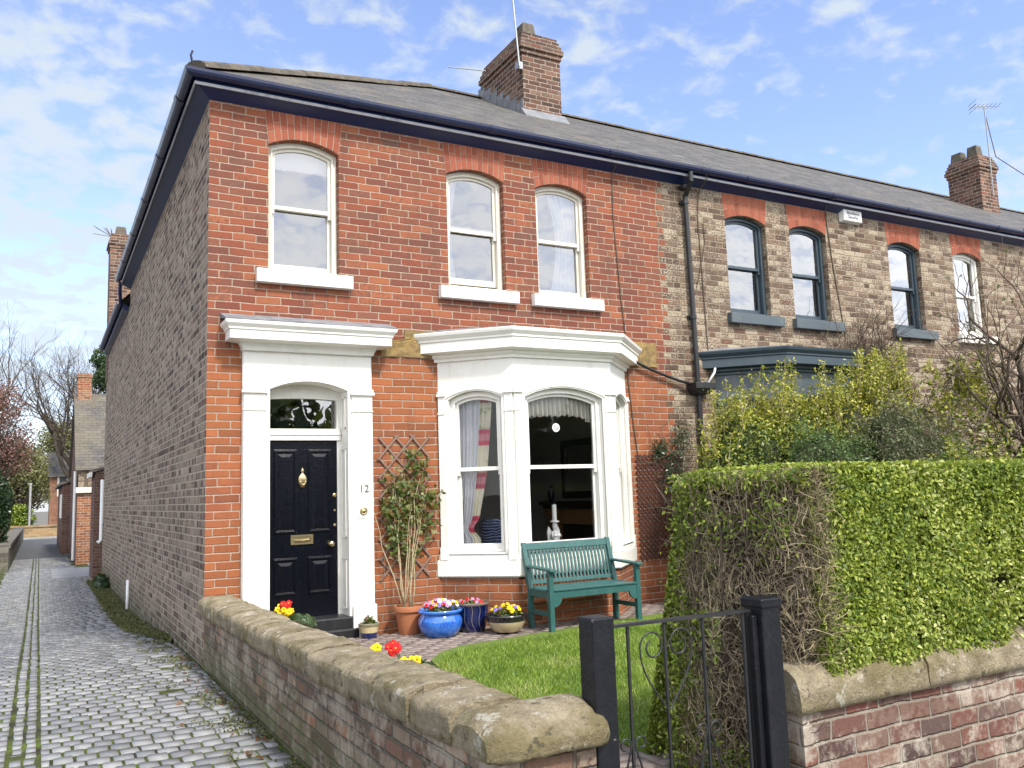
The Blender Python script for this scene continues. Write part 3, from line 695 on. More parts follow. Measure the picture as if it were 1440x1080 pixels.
# ventilator and the long cable down the front
b = MB(); b.box(1.99, 2.205, -.004, .02, 5.865, 5.93)
for k in range(7):
    for j in range(2): b.box(2.0+k*.029, 2.018+k*.029, -.009, -.003, 5.872+j*.03, 5.892+j*.03)
b.build('air_brick', 'plum', house)
b = MB(); b.tube([(5.36, -.2, 6.15), (5.37, -.012, 6.02), (5.35, -.012, 5.4), (5.42, -.012, 4.2), (5.47, -.012, 3.62), (5.47, -.012, 3.1), (5.52, -.012, 2.5), (5.57, -.012, 2.06)], .008, 5); b.build('cable', 'twigdark', house)
b = MB(); b.tube([(5.42, -.09, 3.34), (5.55, -.07, 3.36), (5.75, -.07, 3.28), (6.04, -.07, 3.19), (6.3, -.07, 3.12), (6.55, -.09, 3.06)], .021, 8); b.build('waste_pipe', 'iron', house, smooth=True)
b = MB(); b.tube([(-.03, 8.2, -.35), (-.03, 8.2, .28)], .03, 8); b.build('wall_pipe', 'pvc', house, smooth=True)
b = MB(); b.tube([(-.04, 16.1, 2.35), (-.04, 16.1, .75), (-.12, 16.05, .7)], .05, 8); b.build('wall_pipe', 'pvc', house, smooth=True)
for x0, x1, z0, z1 in ((1.93, 2.63, 3.27, 3.60), (5.5, 5.98, 3.3, 3.64)):   # rough tie stones in the facade
    b = MB(); n = 14
    vs = []
    for j in range(7):
        for k in range(n+1):
            u, v = k/n, j/6
            x = lerp(x0, x1, u); z = lerp(z0, z1, v)
            if x0 < 3 and v > .5: x = lerp(x0+.3, x1-.04, u)
            vs.append((x, -.012-.018*mnoise.noise(Vector((x*9, z*9, 1)))-.012*mnoise.noise(Vector((x*25, z*25, 4))), z))
    b.add(vs, [(j*(n+1)+k, j*(n+1)+k+1, (j+1)*(n+1)+k+1, (j+1)*(n+1)+k) for j in range(6) for k in range(n)])
    b.build('tie_stone', 'tie', house, recalc=False)

# ---- door surround
ds = MB()
ds.wall([(.36, .02), (1.80, .02), (1.80, 3.32), (.36, 3.32)], [arch(.645, 1.51, .10, 2.84, .095)], lambda u, v, d: (u, -.05+d, v), .30)
ds.box(.36, .37, -.05, .0, .02, 3.3); ds.box(1.79, 1.80, -.05, 0, .02, 3.3)
ds.ring(arch(.60, 1.555, .10, 2.86, .10), arch(.645, 1.51, .10, 2.84, .095), lambda u, v, d: (u, -.05+d, v), -.018, .01)
sur = ds.build('door_surround', 'whitemas', house, bev=.004)
for ua, ub in ((.365, .60), (1.555, 1.795)):
    p = MB(); p.box(ua, ub, -.085, -.045, .1, 2.86)
    p.box(ua-.02, ub+.02, -.115, -.04, 2.79, 2.825); p.box(ua-.01, ub+.01, -.105, -.04, 2.825, 2.86); p.box(ua-.006, ub+.006, -.098, -.04, 2.6, 2.618)
    p.box(ua-.015, ub+.015, -.115, -.03, .12, .47)
    p.build('pilaster', 'whitemas', sur, bev=.006)
k = MB(); hp = [(.40, 0), (.40, -.05), (1.76, -.05), (1.76, 0)]
k.sweep(hp, [(-.03, 3.25), (.05, 3.25), (.06, 3.285), (.085, 3.33), (.215, 3.345), (.215, 3.435), (.23, 3.445), (.23, 3.462), (.262, 3.50), (.272, 3.53), (.24, 3.54), (-.03, 3.56)])
k.build('door_hood', 'white', sur, bev=.003)
k = MB(); k.add([(.13, -.30, 3.535), (2.03, -.30, 3.535), (2.03, .0, 3.60), (.13, 0, 3.60), (.13, -.305, 3.552), (2.03, -.305, 3.552), (2.03, -.002, 3.655), (.13, -.002, 3.655)], [(0, 1, 5, 4), (4, 5, 6, 7), (0, 4, 7, 3), (1, 2, 6, 5), (0, 3, 2, 1)])
k.build('lead_capping', 'lead', sur)
# recess: frame, transom, fanlight, door, step
f = MB(); f.ring(arch(.645, 1.51, .15, 2.84, .095), arch(.645, 1.51, .15, 2.80, .02, .045, 0), front, .19, .30)
f.box(.66, 1.50, .165, .30, 2.30, 2.36); f.box(.66, 1.50, .15, .3, 2.36, 2.39); f.box(.66, 1.5, .175, .3, 2.39, 2.43)
for xs, sg in ((.648, 1), (1.507, -1)):
    for za, zb in ((.42, .98), (1.2, 2.2), (2.42, 2.78)):
        xa, xb = sorted((xs, xs+sg*.012))
        for (ya, yb, z0, z1) in ((.0, .018, za, zb), (.132, .15, za, zb), (.0, .15, za, za+.02), (.0, .15, zb-.02, zb)): f.box(xa, xb, ya, yb, z0, z1)
f.box(.655, .668, -.03, .2, .36, .36+.01)
fr = f.build('door_frame', 'white', house, bev=.003)
g = MB(); pp = arch(.645, 1.51, 2.43, 2.80, .02, .05, .0); g.add([front(a, c, .245) for a, c in pp], [tuple(range(len(pp)))]); g.build('fanlight', 'glass', house, recalc=False)
d0 = .215
dm = MB(); xa, xb = .69, 1.465
dm.box(xa, xb, d0, d0+.045, .365, 2.30)
pan = [(.745, 1.01, 1.27, 2.20), (1.125, 1.40, 1.27, 2.20), (.745, 1.01, .60, 1.01), (1.125, 1.40, .60, 1.01)]
for (a, c, z0, z1) in pan:
    F_ = lambda u, v, d: (u, d0+d, v)
    for t0, t1, q0 in ((0, .012, -.008), (.012, .03, -.018), (.03, .042, -.009)):
        dm.ring([(a+t0, z0+t0), (c-t0, z0+t0), (c-t0, z1-t0), (a+t0, z1-t0)], [(a+t1, z0+t1), (c-t1, z0+t1), (c-t1, z1-t1), (a+t1, z1-t1)], F_, q0, .004)
    t0, t1 = .05, .085
    vs = [F_(a+t0, z0+t0, -.001), F_(c-t0, z0+t0, -.001), F_(c-t0, z1-t0, -.001), F_(a+t0, z1-t0, -.001), F_(a+t1, z0+t1, -.011), F_(c-t1, z0+t1, -.011), F_(c-t1, z1-t1, -.011), F_(a+t1, z1-t1, -.011)]
    dm.add(vs, [(0, 1, 5, 4), (1, 2, 6, 5), (2, 3, 7, 6), (3, 0, 4, 7), (4, 5, 6, 7)])
door = dm.build('door', 'doornavy', house, bev=.003)
door['label'] = 'glossy navy four panel front door with brass fittings'
k = MB(); kc = (1.068, d0-.012, 1.86)
k.lathe([(.0, -.085), (.02, -.08), (.046, -.03), (.05, 0), (.046, .03), (.03, .055), (.012, .07), (.01, .085), (.018, .095), (.014, .11), (.006, .125), (0, .14)], kc, 20, sy=.3)
k.tube([(kc[0]+.03*math.cos(t), kc[1]-.022, kc[2]-.012+.042*math.sin(t)) for t in [PI*1.0+PI*i/10 for i in range(11)]], .008, 6)
k.build('knocker', 'brass', door, smooth=True)
k = MB(); F_ = lambda u, v, d: (u, d0+d, v)
k.ring(rect(.935, 1.185, 1.15, 1.255), rect(.965, 1.155, 1.172, 1.233), F_, -.014, -.0005); k.fbox(F_, .967, 1.153, 1.175, 1.23, -.007, -.001)
k.tube([(.975, d0-.02, 1.198), (1.06, d0-.03, 1.19), (1.145, d0-.02, 1.198)], .007, 6); k.build('letterbox', 'brass', door)
k = MB(); k.lathe([(.03, 0), (.03, .006), (.012, .012), (.012, .03), (.026, .036), (.034, .05), (.03, .066), (.014, .074), (0, .076)], (1.385, d0, 1.14), 18, axis='y'); k.build('door_knob', 'brass', door, smooth=True)
for zz, r in ((1.68, .022), (1.51, .013), (1.345, .016)):
    k = MB(); k.lathe([(r, 0), (r, .008), (r*.6, .013), (0, .013)], (1.435, d0, zz), 14, axis='y'); k.build('lock', 'brass', door)
st = MB(); st.box(.62, 1.56, -.09, .25, .14, .36); st.box(.58, 1.60, -.13, .0, .1, .235); st.build('door_step', 'blackstone', house, bev=.018, seg=3)
# bell and the number
k = MB(); k.box(1.60, 1.745, -.093, -.084, 1.415, 1.56); k.build('bell_plate', 'whitemas', sur, bev=.003)
k = MB(); k.lathe([(.046, 0), (.046, .008), (.036, .014), (.03, .01), (.022, .01), (.018, .016), (0, .017)], (1.672, -.093, 1.492), 22, axis='y'); k.build('door_bell', 'brass', sur, smooth=True)
def text(body, size, loc, m, parent, name, ext=.004, align='CENTER', rz=0.):
    cu = bpy.data.curves.new(name, 'FONT'); cu.body = body; cu.size = size; cu.extrude = ext; cu.align_x = align; cu.space_line = .95
    t = bpy.data.objects.new(name, cu); COL.objects.link(t); t.matrix_world = Matrix.Translation(loc) @ Matrix.Rotation(PI/2, 4, 'X')
    bpy.context.view_layer.update()
    me = bpy.data.meshes.new_from_object(t.evaluated_get(bpy.context.evaluated_depsgraph_get())); me.transform(t.matrix_world)
    bpy.data.objects.remove(t); me.materials.clear(); me.materials.append(M[m])
    o = bpy.data.objects.new(name, me); COL.objects.link(o); adopt(o, parent); return o
text('12', .118, (1.685, -.087, 1.70), 'digit', sur, 'house_number')
# ---- bay
bw, bops, BP = bay_window(house, 2.65, 'white', 'whitemas', 'white', gl='bayglass')
# ---- rooms behind the glass
def room(parent, x0, x1, y0, y1, z0, z1, m, name='room'):
    b = MB(); P = lambda x, y, z: (x, y, z)
    b.add([P(x0, y0, z0), P(x1, y0, z0), P(x1, y1, z0), P(x0, y1, z0), P(x0, y0, z1), P(x1, y0, z1), P(x1, y1, z1), P(x0, y1, z1)],
          [(0, 1, 2, 3), (7, 6, 5, 4), (3, 2, 6, 7), (0, 3, 7, 4), (2, 1, 5, 6)])
    b.mi[0] = 1
    return b.build(name, [m, 'carpet'], parent, recalc=False)
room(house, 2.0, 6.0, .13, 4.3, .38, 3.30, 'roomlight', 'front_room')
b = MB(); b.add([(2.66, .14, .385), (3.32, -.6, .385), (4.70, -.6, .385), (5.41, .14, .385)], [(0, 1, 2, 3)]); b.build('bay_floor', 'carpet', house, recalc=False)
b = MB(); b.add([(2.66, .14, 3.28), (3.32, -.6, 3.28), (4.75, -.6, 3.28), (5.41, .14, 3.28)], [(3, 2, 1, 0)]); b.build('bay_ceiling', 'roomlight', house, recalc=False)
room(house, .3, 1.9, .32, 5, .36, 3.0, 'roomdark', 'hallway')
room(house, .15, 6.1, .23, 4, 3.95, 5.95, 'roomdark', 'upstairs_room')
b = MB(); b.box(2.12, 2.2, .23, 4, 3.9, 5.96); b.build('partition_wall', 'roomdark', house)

# ---------------------------------------------------------------- things inside the bay
def sheet(name, label, cat, mat, ptfn, nu=60, nv=24, group=None, mi_fn=None):
    V = []; F = []; mi = []
    for j in range(nv+1):
        for i in range(nu+1): V.append(ptfn(i/nu, j/nv))
    for j in range(nv):
        for i in range(nu):
            a = j*(nu+1)+i; F.append((a, a+1, a+nu+2, a+nu+1)); mi.append(mi_fn((i+.5)/nu, (j+.5)/nv) if mi_fn else 0)
    o = np_obj(name, V, F, mat, None, None, True, mi); return tag(o, label, cat, group)
f0, L0 = legfn(BP[0], BP[1]); f1, L1 = legfn(BP[1], BP[2]); f2, L2 = legfn(BP[2], BP[3])
def edge_u(z):
    pts = [(.9, .47), (1.12, .43), (1.24, .33), (1.34, .42), (1.93, .54), (2.9, .63)]
    for (a, b_), (c, d) in zip(pts[:-1], pts[1:]):
        if z <= c: return lerp(b_, d, max(0, (z-a)/(c-a)))
    return pts[-1][1]
def cur0(s, t):
    z = lerp(2.88, .93, t); e_ = edge_u(z); u = lerp(.10, e_, s); g = (e_-.1)/.5
    return f0(u, z, .19+.018*math.sin(s*60+math.sin(z*2.))*(1 if s < .78 else .3)+.01*math.sin(s*23))
sheet('curtain', 'white curtain with red floral edging tied back in the left bay pane', 'curtain', ['net', 'floral'], cur0, 90, 40, 'front room curtains', lambda s, t: 1 if s > .72 else 0)
def val(s, t):
    u = lerp(.06, L1-.06, s); low = 2.56-.18*max(0, (s-.66)/.34)**1.5-.05*(1-s)**3
    z = lerp(2.9, low, t); return f1(u, z+.012*math.sin(s*95)*t, .16+(.01+.022*t)*math.sin(s*130+.7*math.sin(s*31)))
sheet('curtain_valance', 'gathered cream valance across the top of the middle bay pane', 'valance', 'cream_cloth', val, 220, 10)
def cur2(s, t):
    z = lerp(2.88, .93, t); u = lerp(.05, .62, s); return f2(u, z, .17+.02*math.sin(s*55)+.01*math.sin(s*21+z))
sheet('curtain', 'floral curtain hanging in the narrow right bay pane', 'curtain', ['net', 'floral'], cur2, 70, 20, 'front room curtains', lambda s, t: 1 if s < .25 else 0)
def cur1(s, t):
    z = lerp(2.55, .93, t); u = lerp(L1-.21+.02*math.sin(z*3), L1-.02, s); return f1(u, z, .18+.02*math.sin(s*26))
sheet('curtain', 'thin edge of floral curtain at the right of the middle bay pane', 'curtain', 'floral', cur1, 24, 16, 'front room curtains')
def wcur(x0, x1, lean, z1=5.72):
    def f(s, t):
        z = lerp(z1, 4.2, t); k = 1-.45*abs(math.sin(PI*min(1, max(0, (t-.05)))))*lean
        return (lerp(x0, x0+(x1-x0)*k, s) if lean >= 0 else lerp(x1-(x1-x0)*(1-.5*math.sin(PI*t)*-lean), x1, s), .245+.016*math.sin(s*40), z)
    return f
sheet('roller_blind', 'pale roller blind part way down behind the left upstairs window', 'blind', 'net', lambda s, t: (lerp(.70, 1.40, s), .25+.004*math.sin(s*9), lerp(5.72, 5.45+.006*math.sin(s*70), t)), 20, 6)
sheet('curtain', 'white curtain drawn to the left inside the middle upstairs window', 'curtain', 'net', wcur(2.86, 3.09, .9), 40, 16, 'upstairs curtains')
sheet('curtain', 'white curtain drawn to the right inside the right upstairs window', 'curtain', 'net', wcur(4.42, 4.90, -.55), 60, 16, 'upstairs curtains')
# candle figure on the sill board, seat, fireplace and mirror
def figure(c, s=1.):
    b = MB(); x, y, z = c
    b.lathe([(.045*s, 0), (.05*s, .012*s), (.04*s, .02*s), (.036*s, .06*s), (.028*s, .11*s), (.034*s, .15*s), (.042*s, .175*s), (.03*s, .20*s), (.014*s, .212*s), (.026*s, .235*s), (.028*s, .26*s), (.018*s, .285*s), (.05*s, .295*s), (.05*s, .305*s), (.026*s, .312*s), (0, .314*s)], c, 16)
    for sg in (-1, 1):
        pts = [(x+sg*.02*s, y+.03*s, z+.19*s), (x+sg*.055*s, y+.045*s, z+.25*s), (x+sg*.075*s, y+.05*s, z+.2*s), (x+sg*.07*s, y+.05*s, z+.09*s), (x+sg*.03*s, y+.045*s, z+.07*s)]
        b.prism([(p[0], p[2]) for p in pts], lambda u, v, d: (u, d, v), y+.025*s, y+.045*s)
        b.tube([(x+sg*.035*s, y, z+.19*s), (x+sg*.05*s, y-.03*s, z+.15*s), (x+sg*.006*s, y-.05*s, z+.165*s)], [.014*s, .012*s, .009*s], 6)
    o = b.build('angel_candlestick', 'ceramic', None, smooth=False); tag(o, 'white angel candlestick standing inside the middle bay pane', 'candlestick')
    k = MB(); k.lathe([(.024*s, .31*s), (.024*s, .47*s), (.02*s, .475*s), (0, .47*s)], c, 14)
    k.tube([(x, y, z+.465*s), (x, y, z+.485*s)], .002, 4)
    k = k.build('candle', 'ceramic', None); tag(k, 'pale pillar candle standing on the angel candlestick', 'candle')
b = MB(); b.add([f0(.0, .93, .05), f1(0, .93, .05), f1(L1, .93, .05), f2(L2, .93, .05), f2(L2-.1, .93, .33), f1(L1-.1, .93, .33), f1(.1, .93, .33), f0(.1, .93, .33)], [tuple(range(8))]); b.build('window_board', 'white', house)
figure((3.93, -.47, .935), 1.15)
b = MB(); b.box(4.70, 4.78, -.02, .0, 0, .01) if False else None
st_ = MB(); st_.lathe([(.0, 0), (.052, 0), (.052, .003), (0, .003)], (3.93, -.585, 2.40), 24, axis='y')
for k in range(8):
    a = k*PI/4; st_.tube([(3.93+.012*math.cos(a), -.591, 2.40+.012*math.sin(a)), (3.93+.042*math.cos(a), -.591, 2.40+.042*math.sin(a))], .003, 4, 1)
o = st_.build('window_sticker', ['ceramic', 'digit'], None); tag(o, 'round white sticker on the middle bay pane', 'sticker')
ac = MB(); ac.box(3.3, 3.95, .35, .95, .42, .85); ac.box(3.3, 3.95, .15, .36, .42, 1.32); ac.box(3.16, 3.32, .2, .95, .42, 1.02); ac.box(3.93, 4.09, .2, .95, .42, 1.02)
o = ac.build('armchair', 'stripe', None, bev=.06, seg=3); tag(o, 'navy striped armchair behind the left bay pane', 'armchair')
fp = thing('fireplace', 'wooden fireplace with a dark mantel shelf seen through the bay', 'fireplace', (5.9, 2., .38))
k = MB(); k.box(5.72, 6.0, 1.15, 2.95, 1.42, 1.48); k.box(5.76, 6.0, 1.2, 2.9, 1.36, 1.42); k.build('mantel_shelf', 'darkwood', fp, bev=.006)
for ya, yb in ((1.22, 1.52), (2.58, 2.88)):
    k = MB(); k.box(5.82, 6., ya, yb, .38, 1.36); k.box(5.79, 6., ya-.02, yb+.02, .38, .52); k.box(5.79, 6., ya-.02, yb+.02, 1.26, 1.36); k.build('leg', 'wood', fp, bev=.006)
k = MB(); k.box(5.86, 6., 1.52, 2.58, 1.12, 1.36); k.build('frieze_board', 'wood', fp)
k = MB(); k.box(5.94, 6., 1.52, 2.58, .38, 1.12); k.build('fire_surround', 'darkwood', fp)
mr = thing('mirror', 'dark framed mirror above the mantel shelf seen through the bay', 'mirror', (5.95, 2, 1.5))
k = MB(); k.ring(rect(1.45, 2.55, 1.52, 2.45), rect(1.56, 2.44, 1.63, 2.34), lambda u, v, d: (5.98-d, u, v), .0, .05); k.build('frame', 'darkwood', mr, bev=.008)
k = MB(); k.add([(5.965, 1.54, 1.61), (5.965, 2.46, 1.61), (5.965, 2.46, 2.36), (5.965, 1.54, 2.36)], [(0, 1, 2, 3)]); k.build('mirror_glass', 'mirror', mr, recalc=False)
for y_, h_, lb in ((1.3, .2, 'small dark vase at the near end of the mantel shelf'), (2.75, .26, 'taller dark vase at the far end of the mantel shelf')):
    k = MB(); k.lathe([(.03, 0), (.05, .05), (.055, h_*.5), (.025, h_*.8), (.035, h_), (0, h_*.97)], (5.85, y_, 1.48), 16); tag(k.build('vase', 'g_navy', None, smooth=True), lb, 'vase', 'mantel vases')

# ---------------------------------------------------------------- the rest of the terrace
def row_house(x0, x1, label, wins, frame, bayx=None, left_edge=None, baym=('slateblue', 'slateblue2', 'slateblue'), doorx=None):
    h = thing('terraced_house', label, 'house', ((x0+x1)/2, 4, 0), 'houses of the terrace')
    outer = [(x1, -.3), (x1, 6.06), ((left_edge[-1][0] if left_edge else x0), 6.06)]+((left_edge[::-1]) if left_edge else [])+[((left_edge[0][0] if left_edge else x0), -.3)]
    holes = [arch(u0, u1, 4.18, 5.62, .1) for u0, u1, fm in wins]
    if bayx: holes.append(rect(bayx+.15, bayx+2.62, .5, 3.25))
    if doorx: holes.append(arch(doorx, doorx+.9, .1, 2.75, .1))
    b = MB(); b.wall(outer, holes, front, .10); b.build('facade_wall', 'brown', h, recalc=False)
    b = MB(); b.add([(x0, 9.4, -.3), (x1, 9.4, -.3), (x1, 9.4, 6.1), (x0, 9.4, 6.1)], [(0, 1, 2, 3)]); b.build('rear_wall', 'brown', h)
    for u0, u1, fm in wins:
        brick_arch(h, u0, u1, 5.62, .1, 6.03)
        sash_window(h, front, u0, u1, 4.19, 5.62, .1, 4.93, fm, .09)
        sill(h, u0-.07, u1+.19, 4.02, 4.185, 'slateblue2' if fm != 'white' else 'white')
        k = MB(); k.box(u0-.1, u1+.25, .3, 2.2, 3.9, 3.96); k.build('upstairs_floor', 'carpet', h)
    b = MB(); b.add([(x0, e, Z0), (x1, e, Z0), (x1, YR, ZR), (x0, YR, ZR), (x0, 9.6, Z0), (x1, 9.6, Z0)], [(0, 1, 2, 3), (5, 4, 3, 2)]); b.build('roof', 'slate', h, recalc=False)
    ridge_tiles(h, (x0, YR, ZR), (x1, YR, ZR)); eaves(h, [(x0, 0), (x1, 0)])
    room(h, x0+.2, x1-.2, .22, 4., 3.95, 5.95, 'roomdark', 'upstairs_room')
    if bayx:
        bay_window(h, bayx, *baym, plinth='brown')
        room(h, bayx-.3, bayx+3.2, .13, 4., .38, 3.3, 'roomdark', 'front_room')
        k = MB(); q = legfn; k.add([(bayx+.1, .14, .385), (bayx+.68, -.58, .385), (bayx+2.1, -.58, .385), (bayx+2.66, .14, .385)], [(0, 1, 2, 3)]); k.build('bay_floor', 'carpet', h)
    if doorx:
        k = MB(); k.box(doorx, doorx+.9, .12, .17, .1, 2.86); 
        for z0, z1 in ((.4, 1.0), (1.2, 2.1)):
            for u0 in (doorx+.12, doorx+.5): k.box(u0, u0+.28, .1, .13, z0, z1)
        k.build('door', 'slateblue', h, bev=.004)
    return h
nb = row_house(XP, 12.4, 'brown brick terraced house with slate blue sash windows and bay', [(7.42, 8.25, 'slateblue'), (8.76, 9.585, 'slateblue'), (11.09, 11.93, 'slateblue')], 'slateblue', 7.04, edge, doorx=11.0)
nb2 = row_house(12.4, 18.7, 'brown brick terraced house with white framed windows at the right edge', [(12.85, 13.68, 'white'), (15.2, 16.0, 'white'), (16.5, 17.3, 'white')], 'white', 14.75, None, ('white', 'whitemas', 'white'))
nb3 = row_house(18.7, 25., 'brown brick terraced house carrying the far chimney stack', [(20., 20.8, 'white'), (21.4, 22.2, 'white'), (23.8, 24.6, 'white')], 'white', None, None)
c3 = chimney(nb3, 18.80, 19.48, 2.95, 3.80, 7.6, 9.66, [(18.86, 19.12, 3.0, 3.3, .27), (18.86, 19.12, 3.42, 3.74, .24), (19.2, 19.42, 3.1, 3.4, .04)])
aerial(nb3, 19.2, 2.9, 8.6, 10.95, (.6, -.35, 0), 0., 7)
b = MB(); b.tube([(19.22, 2.9, 10.7), (19.3, 2.8, 9.6), (20., 1.6, 8.1), (20.3, .2, 6.9)], .012, 4); b.build('aerial_cable', 'twigdark', nb3)
# rain pipe, hopper, cables, alarm on the neighbour
b = MB(); b.tube([(6.60, -.235, 6.15), (6.60, -.235, 6.02), (6.62, -.07, 5.84), (6.625, -.06, 5.6), (6.64, -.06, 4.4), (6.655, -.06, 3.0), (6.66, -.06, .25)], .037, 10)
for zz in (5.72, 4.02, 5.95, 1.6): b.tube([(6.615+(6-zz)*.012, -.06, zz), (6.617+(6-zz)*.012, -.06, zz+.06)], .05, 10); b.box(6.545+(6-zz)*.012, 6.69+(6-zz)*.012, -.03, .0, zz+.01, zz+.05)
b.build('drainpipe', 'iron', nb, smooth=False)
b = MB(); b.hexa([(6.56, -.16, 2.93), (6.78, -.16, 2.93), (6.78, .0, 2.93), (6.56, .0, 2.93), (6.50, -.2, 3.0), (6.84, -.2, 3.0), (6.84, 0, 3.0), (6.5, 0, 3.0)]); b.box(6.49, 6.85, -.21, 0, 3.0, 3.09); b.build('hopper', 'iron', nb, bev=.006)
b = MB(); b.tube([(6.8, -.1, 3.09), (6.92, -.12, 3.25), (6.99, -.1, 3.45)], .018, 6); b.build('bay_outlet', 'pvc', nb, smooth=True)
b = MB(); b.tube([(6.78, -.3, 6.2), (6.86, -.26, 6.25), (6.92, -.22, 6.1), (6.93, -.015, 5.98), (6.88, -.012, 5.6), (6.9, -.012, 4.7), (6.93, -.012, 3.2)], .008, 5)
b.tube([(6.98, -.012, 5.5), (6.99, -.012, 5.2), (6.86, -.012, 4.75), (6.78, -.012, 4.5)], .007, 5)
b.tube([(9.45, -.24, 6.25), (9.6, -.02, 6.0), (9.68, -.012, 5.2), (9.8, -.012, 4.3), (9.85, -.012, 3.9)], .009, 5); b.build('cable', 'twigdark', nb)
b = MB(); b.hexa([(9.95, -.10, 5.90), (10.38, -.10, 5.90), (10.40, .0, 5.88), (9.93, .0, 5.88), (9.95, -.10, 6.09), (10.38, -.10, 6.09), (10.40, .0, 6.10), (9.93, .0, 6.10)])
al = b.build('alarm_box', 'pvc', nb, bev=.012)
text('Northern\nSecurity', .075, (10.165, -.103, 6.01), 'digit', al, 'alarm_lettering', .002)

# ---------------------------------------------------------------- ground
def zg(y):
    t = min(1, max(0, y/8.)); return -.29*(t*t*(3-2*t))
b = MB(); b.add([(-400, -400, -.42), (400, -400, -.42), (400, 600, -.42), (-400, 600, -.42)], [(0, 1, 2, 3)]); struct(b.build('ground', 'gravel', None, recalc=False))
def strip(name, x0, x1, ys, m, dz=0.):
    b = MB(); n = len(ys)
    b.add([(x0, y, zg(y)+dz) for y in ys]+[(x1, y, zg(y)+dz) for y in ys], [(i, n+i, n+i+1, i+1) for i in range(n-1)]); return struct(b.build(name, m, None, recalc=False))
strip('alley_bed', -3.4, .02, [-6.6]+[i*.5 for i in range(-12, 60)]+[29.6], 'settbed', -.0095)
b = MB(); b.add([(-12, -30, -.03), (40, -30, -.03), (40, -6.6, -.03), (-12, -6.6, -.03)], [(0, 1, 2, 3)]); struct(b.build('pavement', 'concrete', None, recalc=False))
b = MB(); b.box(.02, 30, -6.38, .3, -.3, .085); struct(b.build('garden_soil', 'soil', None))
b = MB(); b.box(-1.12, 6., 17.95, 22.15, -.6, -.284); b.box(.0, 6., 16.3, 17.95, -.6, -.286); b.box(.0, 6., 22.15, 24, -.6, -.286); struct(b.build('yard_concrete', 'concrete', None))
# setts
def sett_rows():
    C = []; 
    def sett(x0, x1, y0, y1, jit):
        z = zg((y0+y1)/2)+rng.normal()*.0022*jit; tl = rng.normal(size=2)*.007*jit
        C.append((x0, x1, y0, y1, z, tl[0], tl[1]))
    y = -6.3; row = 0
    while y < 29.3:
        p = .15*rng.uniform(.93, 1.07); off = (row % 2)*.06+rng.uniform(-.012, .012)
        patch = 17.9 < y < 22.2
        for side in (0, 1):
            if side:
                first = True; x = -1.452
                while x < -.03:
                    w = (rng.uniform(.125, .15) if x < -.62 else rng.uniform(.12, .24)) if not first else (.068 if row % 2 else .138)
                    first = False
                    x1 = min(x+w, -.02)
                    rough = x > -.55
                    if not (patch and x > -1.1) and not (3.8 < y < 15.4 and x > -.38) and not (y > 22 and x > -.55):
                        if x1-x > .03: sett(x+.005, x1-.007, y+.006, y+p-.012, 1.6 if rough else 1.)
                    x = x1
            else:
                x = -1.645; first = True
                lim = -3.3 if y < 12 else -2.25
                while x > lim:
                    w = rng.uniform(.125, .15) if not first else (.068 if row % 2 else .138)
                    first = False; sett(x-w+.007, x-.005, y+.006, y+p-.012, 1.); x -= w
        y += p; row += 1
    y = -6.3
    while y < 29.3:     # drain channel: two columns
        p = .15*rng.uniform(.85, 1.15)
        for xa in (-1.628, -1.541):
            xa += .012*mnoise.noise(Vector((xa*9, y*.6, 0)))+rng.normal()*.003; sett(xa+.004, xa+.072, y+.008, y+p-.013, 1.)
        y += p
    C = np.array(C); n = len(C)
    x0, x1, y0, y1, z, ta, tb = C.T
    xm, ym = (x0+x1)/2, (y0+y1)/2; g = .0045
    ch = (xm > -1.65) & (xm < -1.45); z = z-np.where(ch, .003, 0.)
    V = np.zeros((n, 8, 3))
    for k, (sx, sy) in enumerate(((0, 0), (1, 0), (1, 1), (0, 1))):
        X = np.where(sx, x1, x0)+rng.normal(size=n)*.0025; Y = np.where(sy, y1, y0)+rng.normal(size=n)*.003
        V[:, k] = np.stack([X, Y, z-.04], 1)
        gx = g*rng.uniform(.6, 1.4, n); gy = g*rng.uniform(.6, 1.5, n)
        X2 = X+np.where(sx, -gx, gx); Y2 = Y+np.where(sy, -gy, gy)
        V[:, 4+k] = np.stack([X2, Y2, z+ta*(X2-xm)*2+tb*(Y2-ym)*2], 1)
     
    F = np.array([(4, 5, 6, 7), (0, 1, 5, 4), (1, 2, 6, 5), (2, 3, 7, 6), (3, 0, 4, 7)])
    FF = (F[None]+8*np.arange(n)[:, None, None]).reshape(-1, 4)
    return np_obj('alley_paving', V.reshape(-1, 3), FF, 'sett', None, np.repeat(rng.uniform(.02, 1, n), 5))
struct(sett_rows())
# mossy verge at the foot of the side wall
V = []; ny = 90; nx = 9
for j in range(ny+1):
    y = lerp(2.2, 15.9, j/ny); w = .40*min(1, max(.05, (y-2.)/2.5))+.06*mnoise.noise(Vector((0, y*1.3, 0)))
    for i in range(nx+1):
        u = i/nx; x = -w*(1-u)-.001
        V.append((x, y, zg(y)-.02+.07*math.sin(PI*min(1, u*1.2)*.5)+.03*mnoise.noise(Vector((x*6, y*4, 2)))))
F = [(j*(nx+1)+i, j*(nx+1)+i+1, (j+1)*(nx+1)+i+1, (j+1)*(nx+1)+i) for j in range(ny) for i in range(nx)]
struct(np_obj('verge', V, F, 'verge', None, None, True))
n = 9000; yy = rng.uniform(2.4, 15.8, n); w = .4*np.minimum(1, (yy-1.9)/2.5); xx = -w*rng.uniform(0, 1, n)
zz = np.array([zg(v) for v in yy])+.045
o = leaves('moss', np.stack([xx, yy, zz+rng.uniform(-.02, .02, n)], 1), np.tile((0, 0, 1.), (n, 1)), .035, .016, 'mossleaf', None, .8); tag(o, kind='stuff')
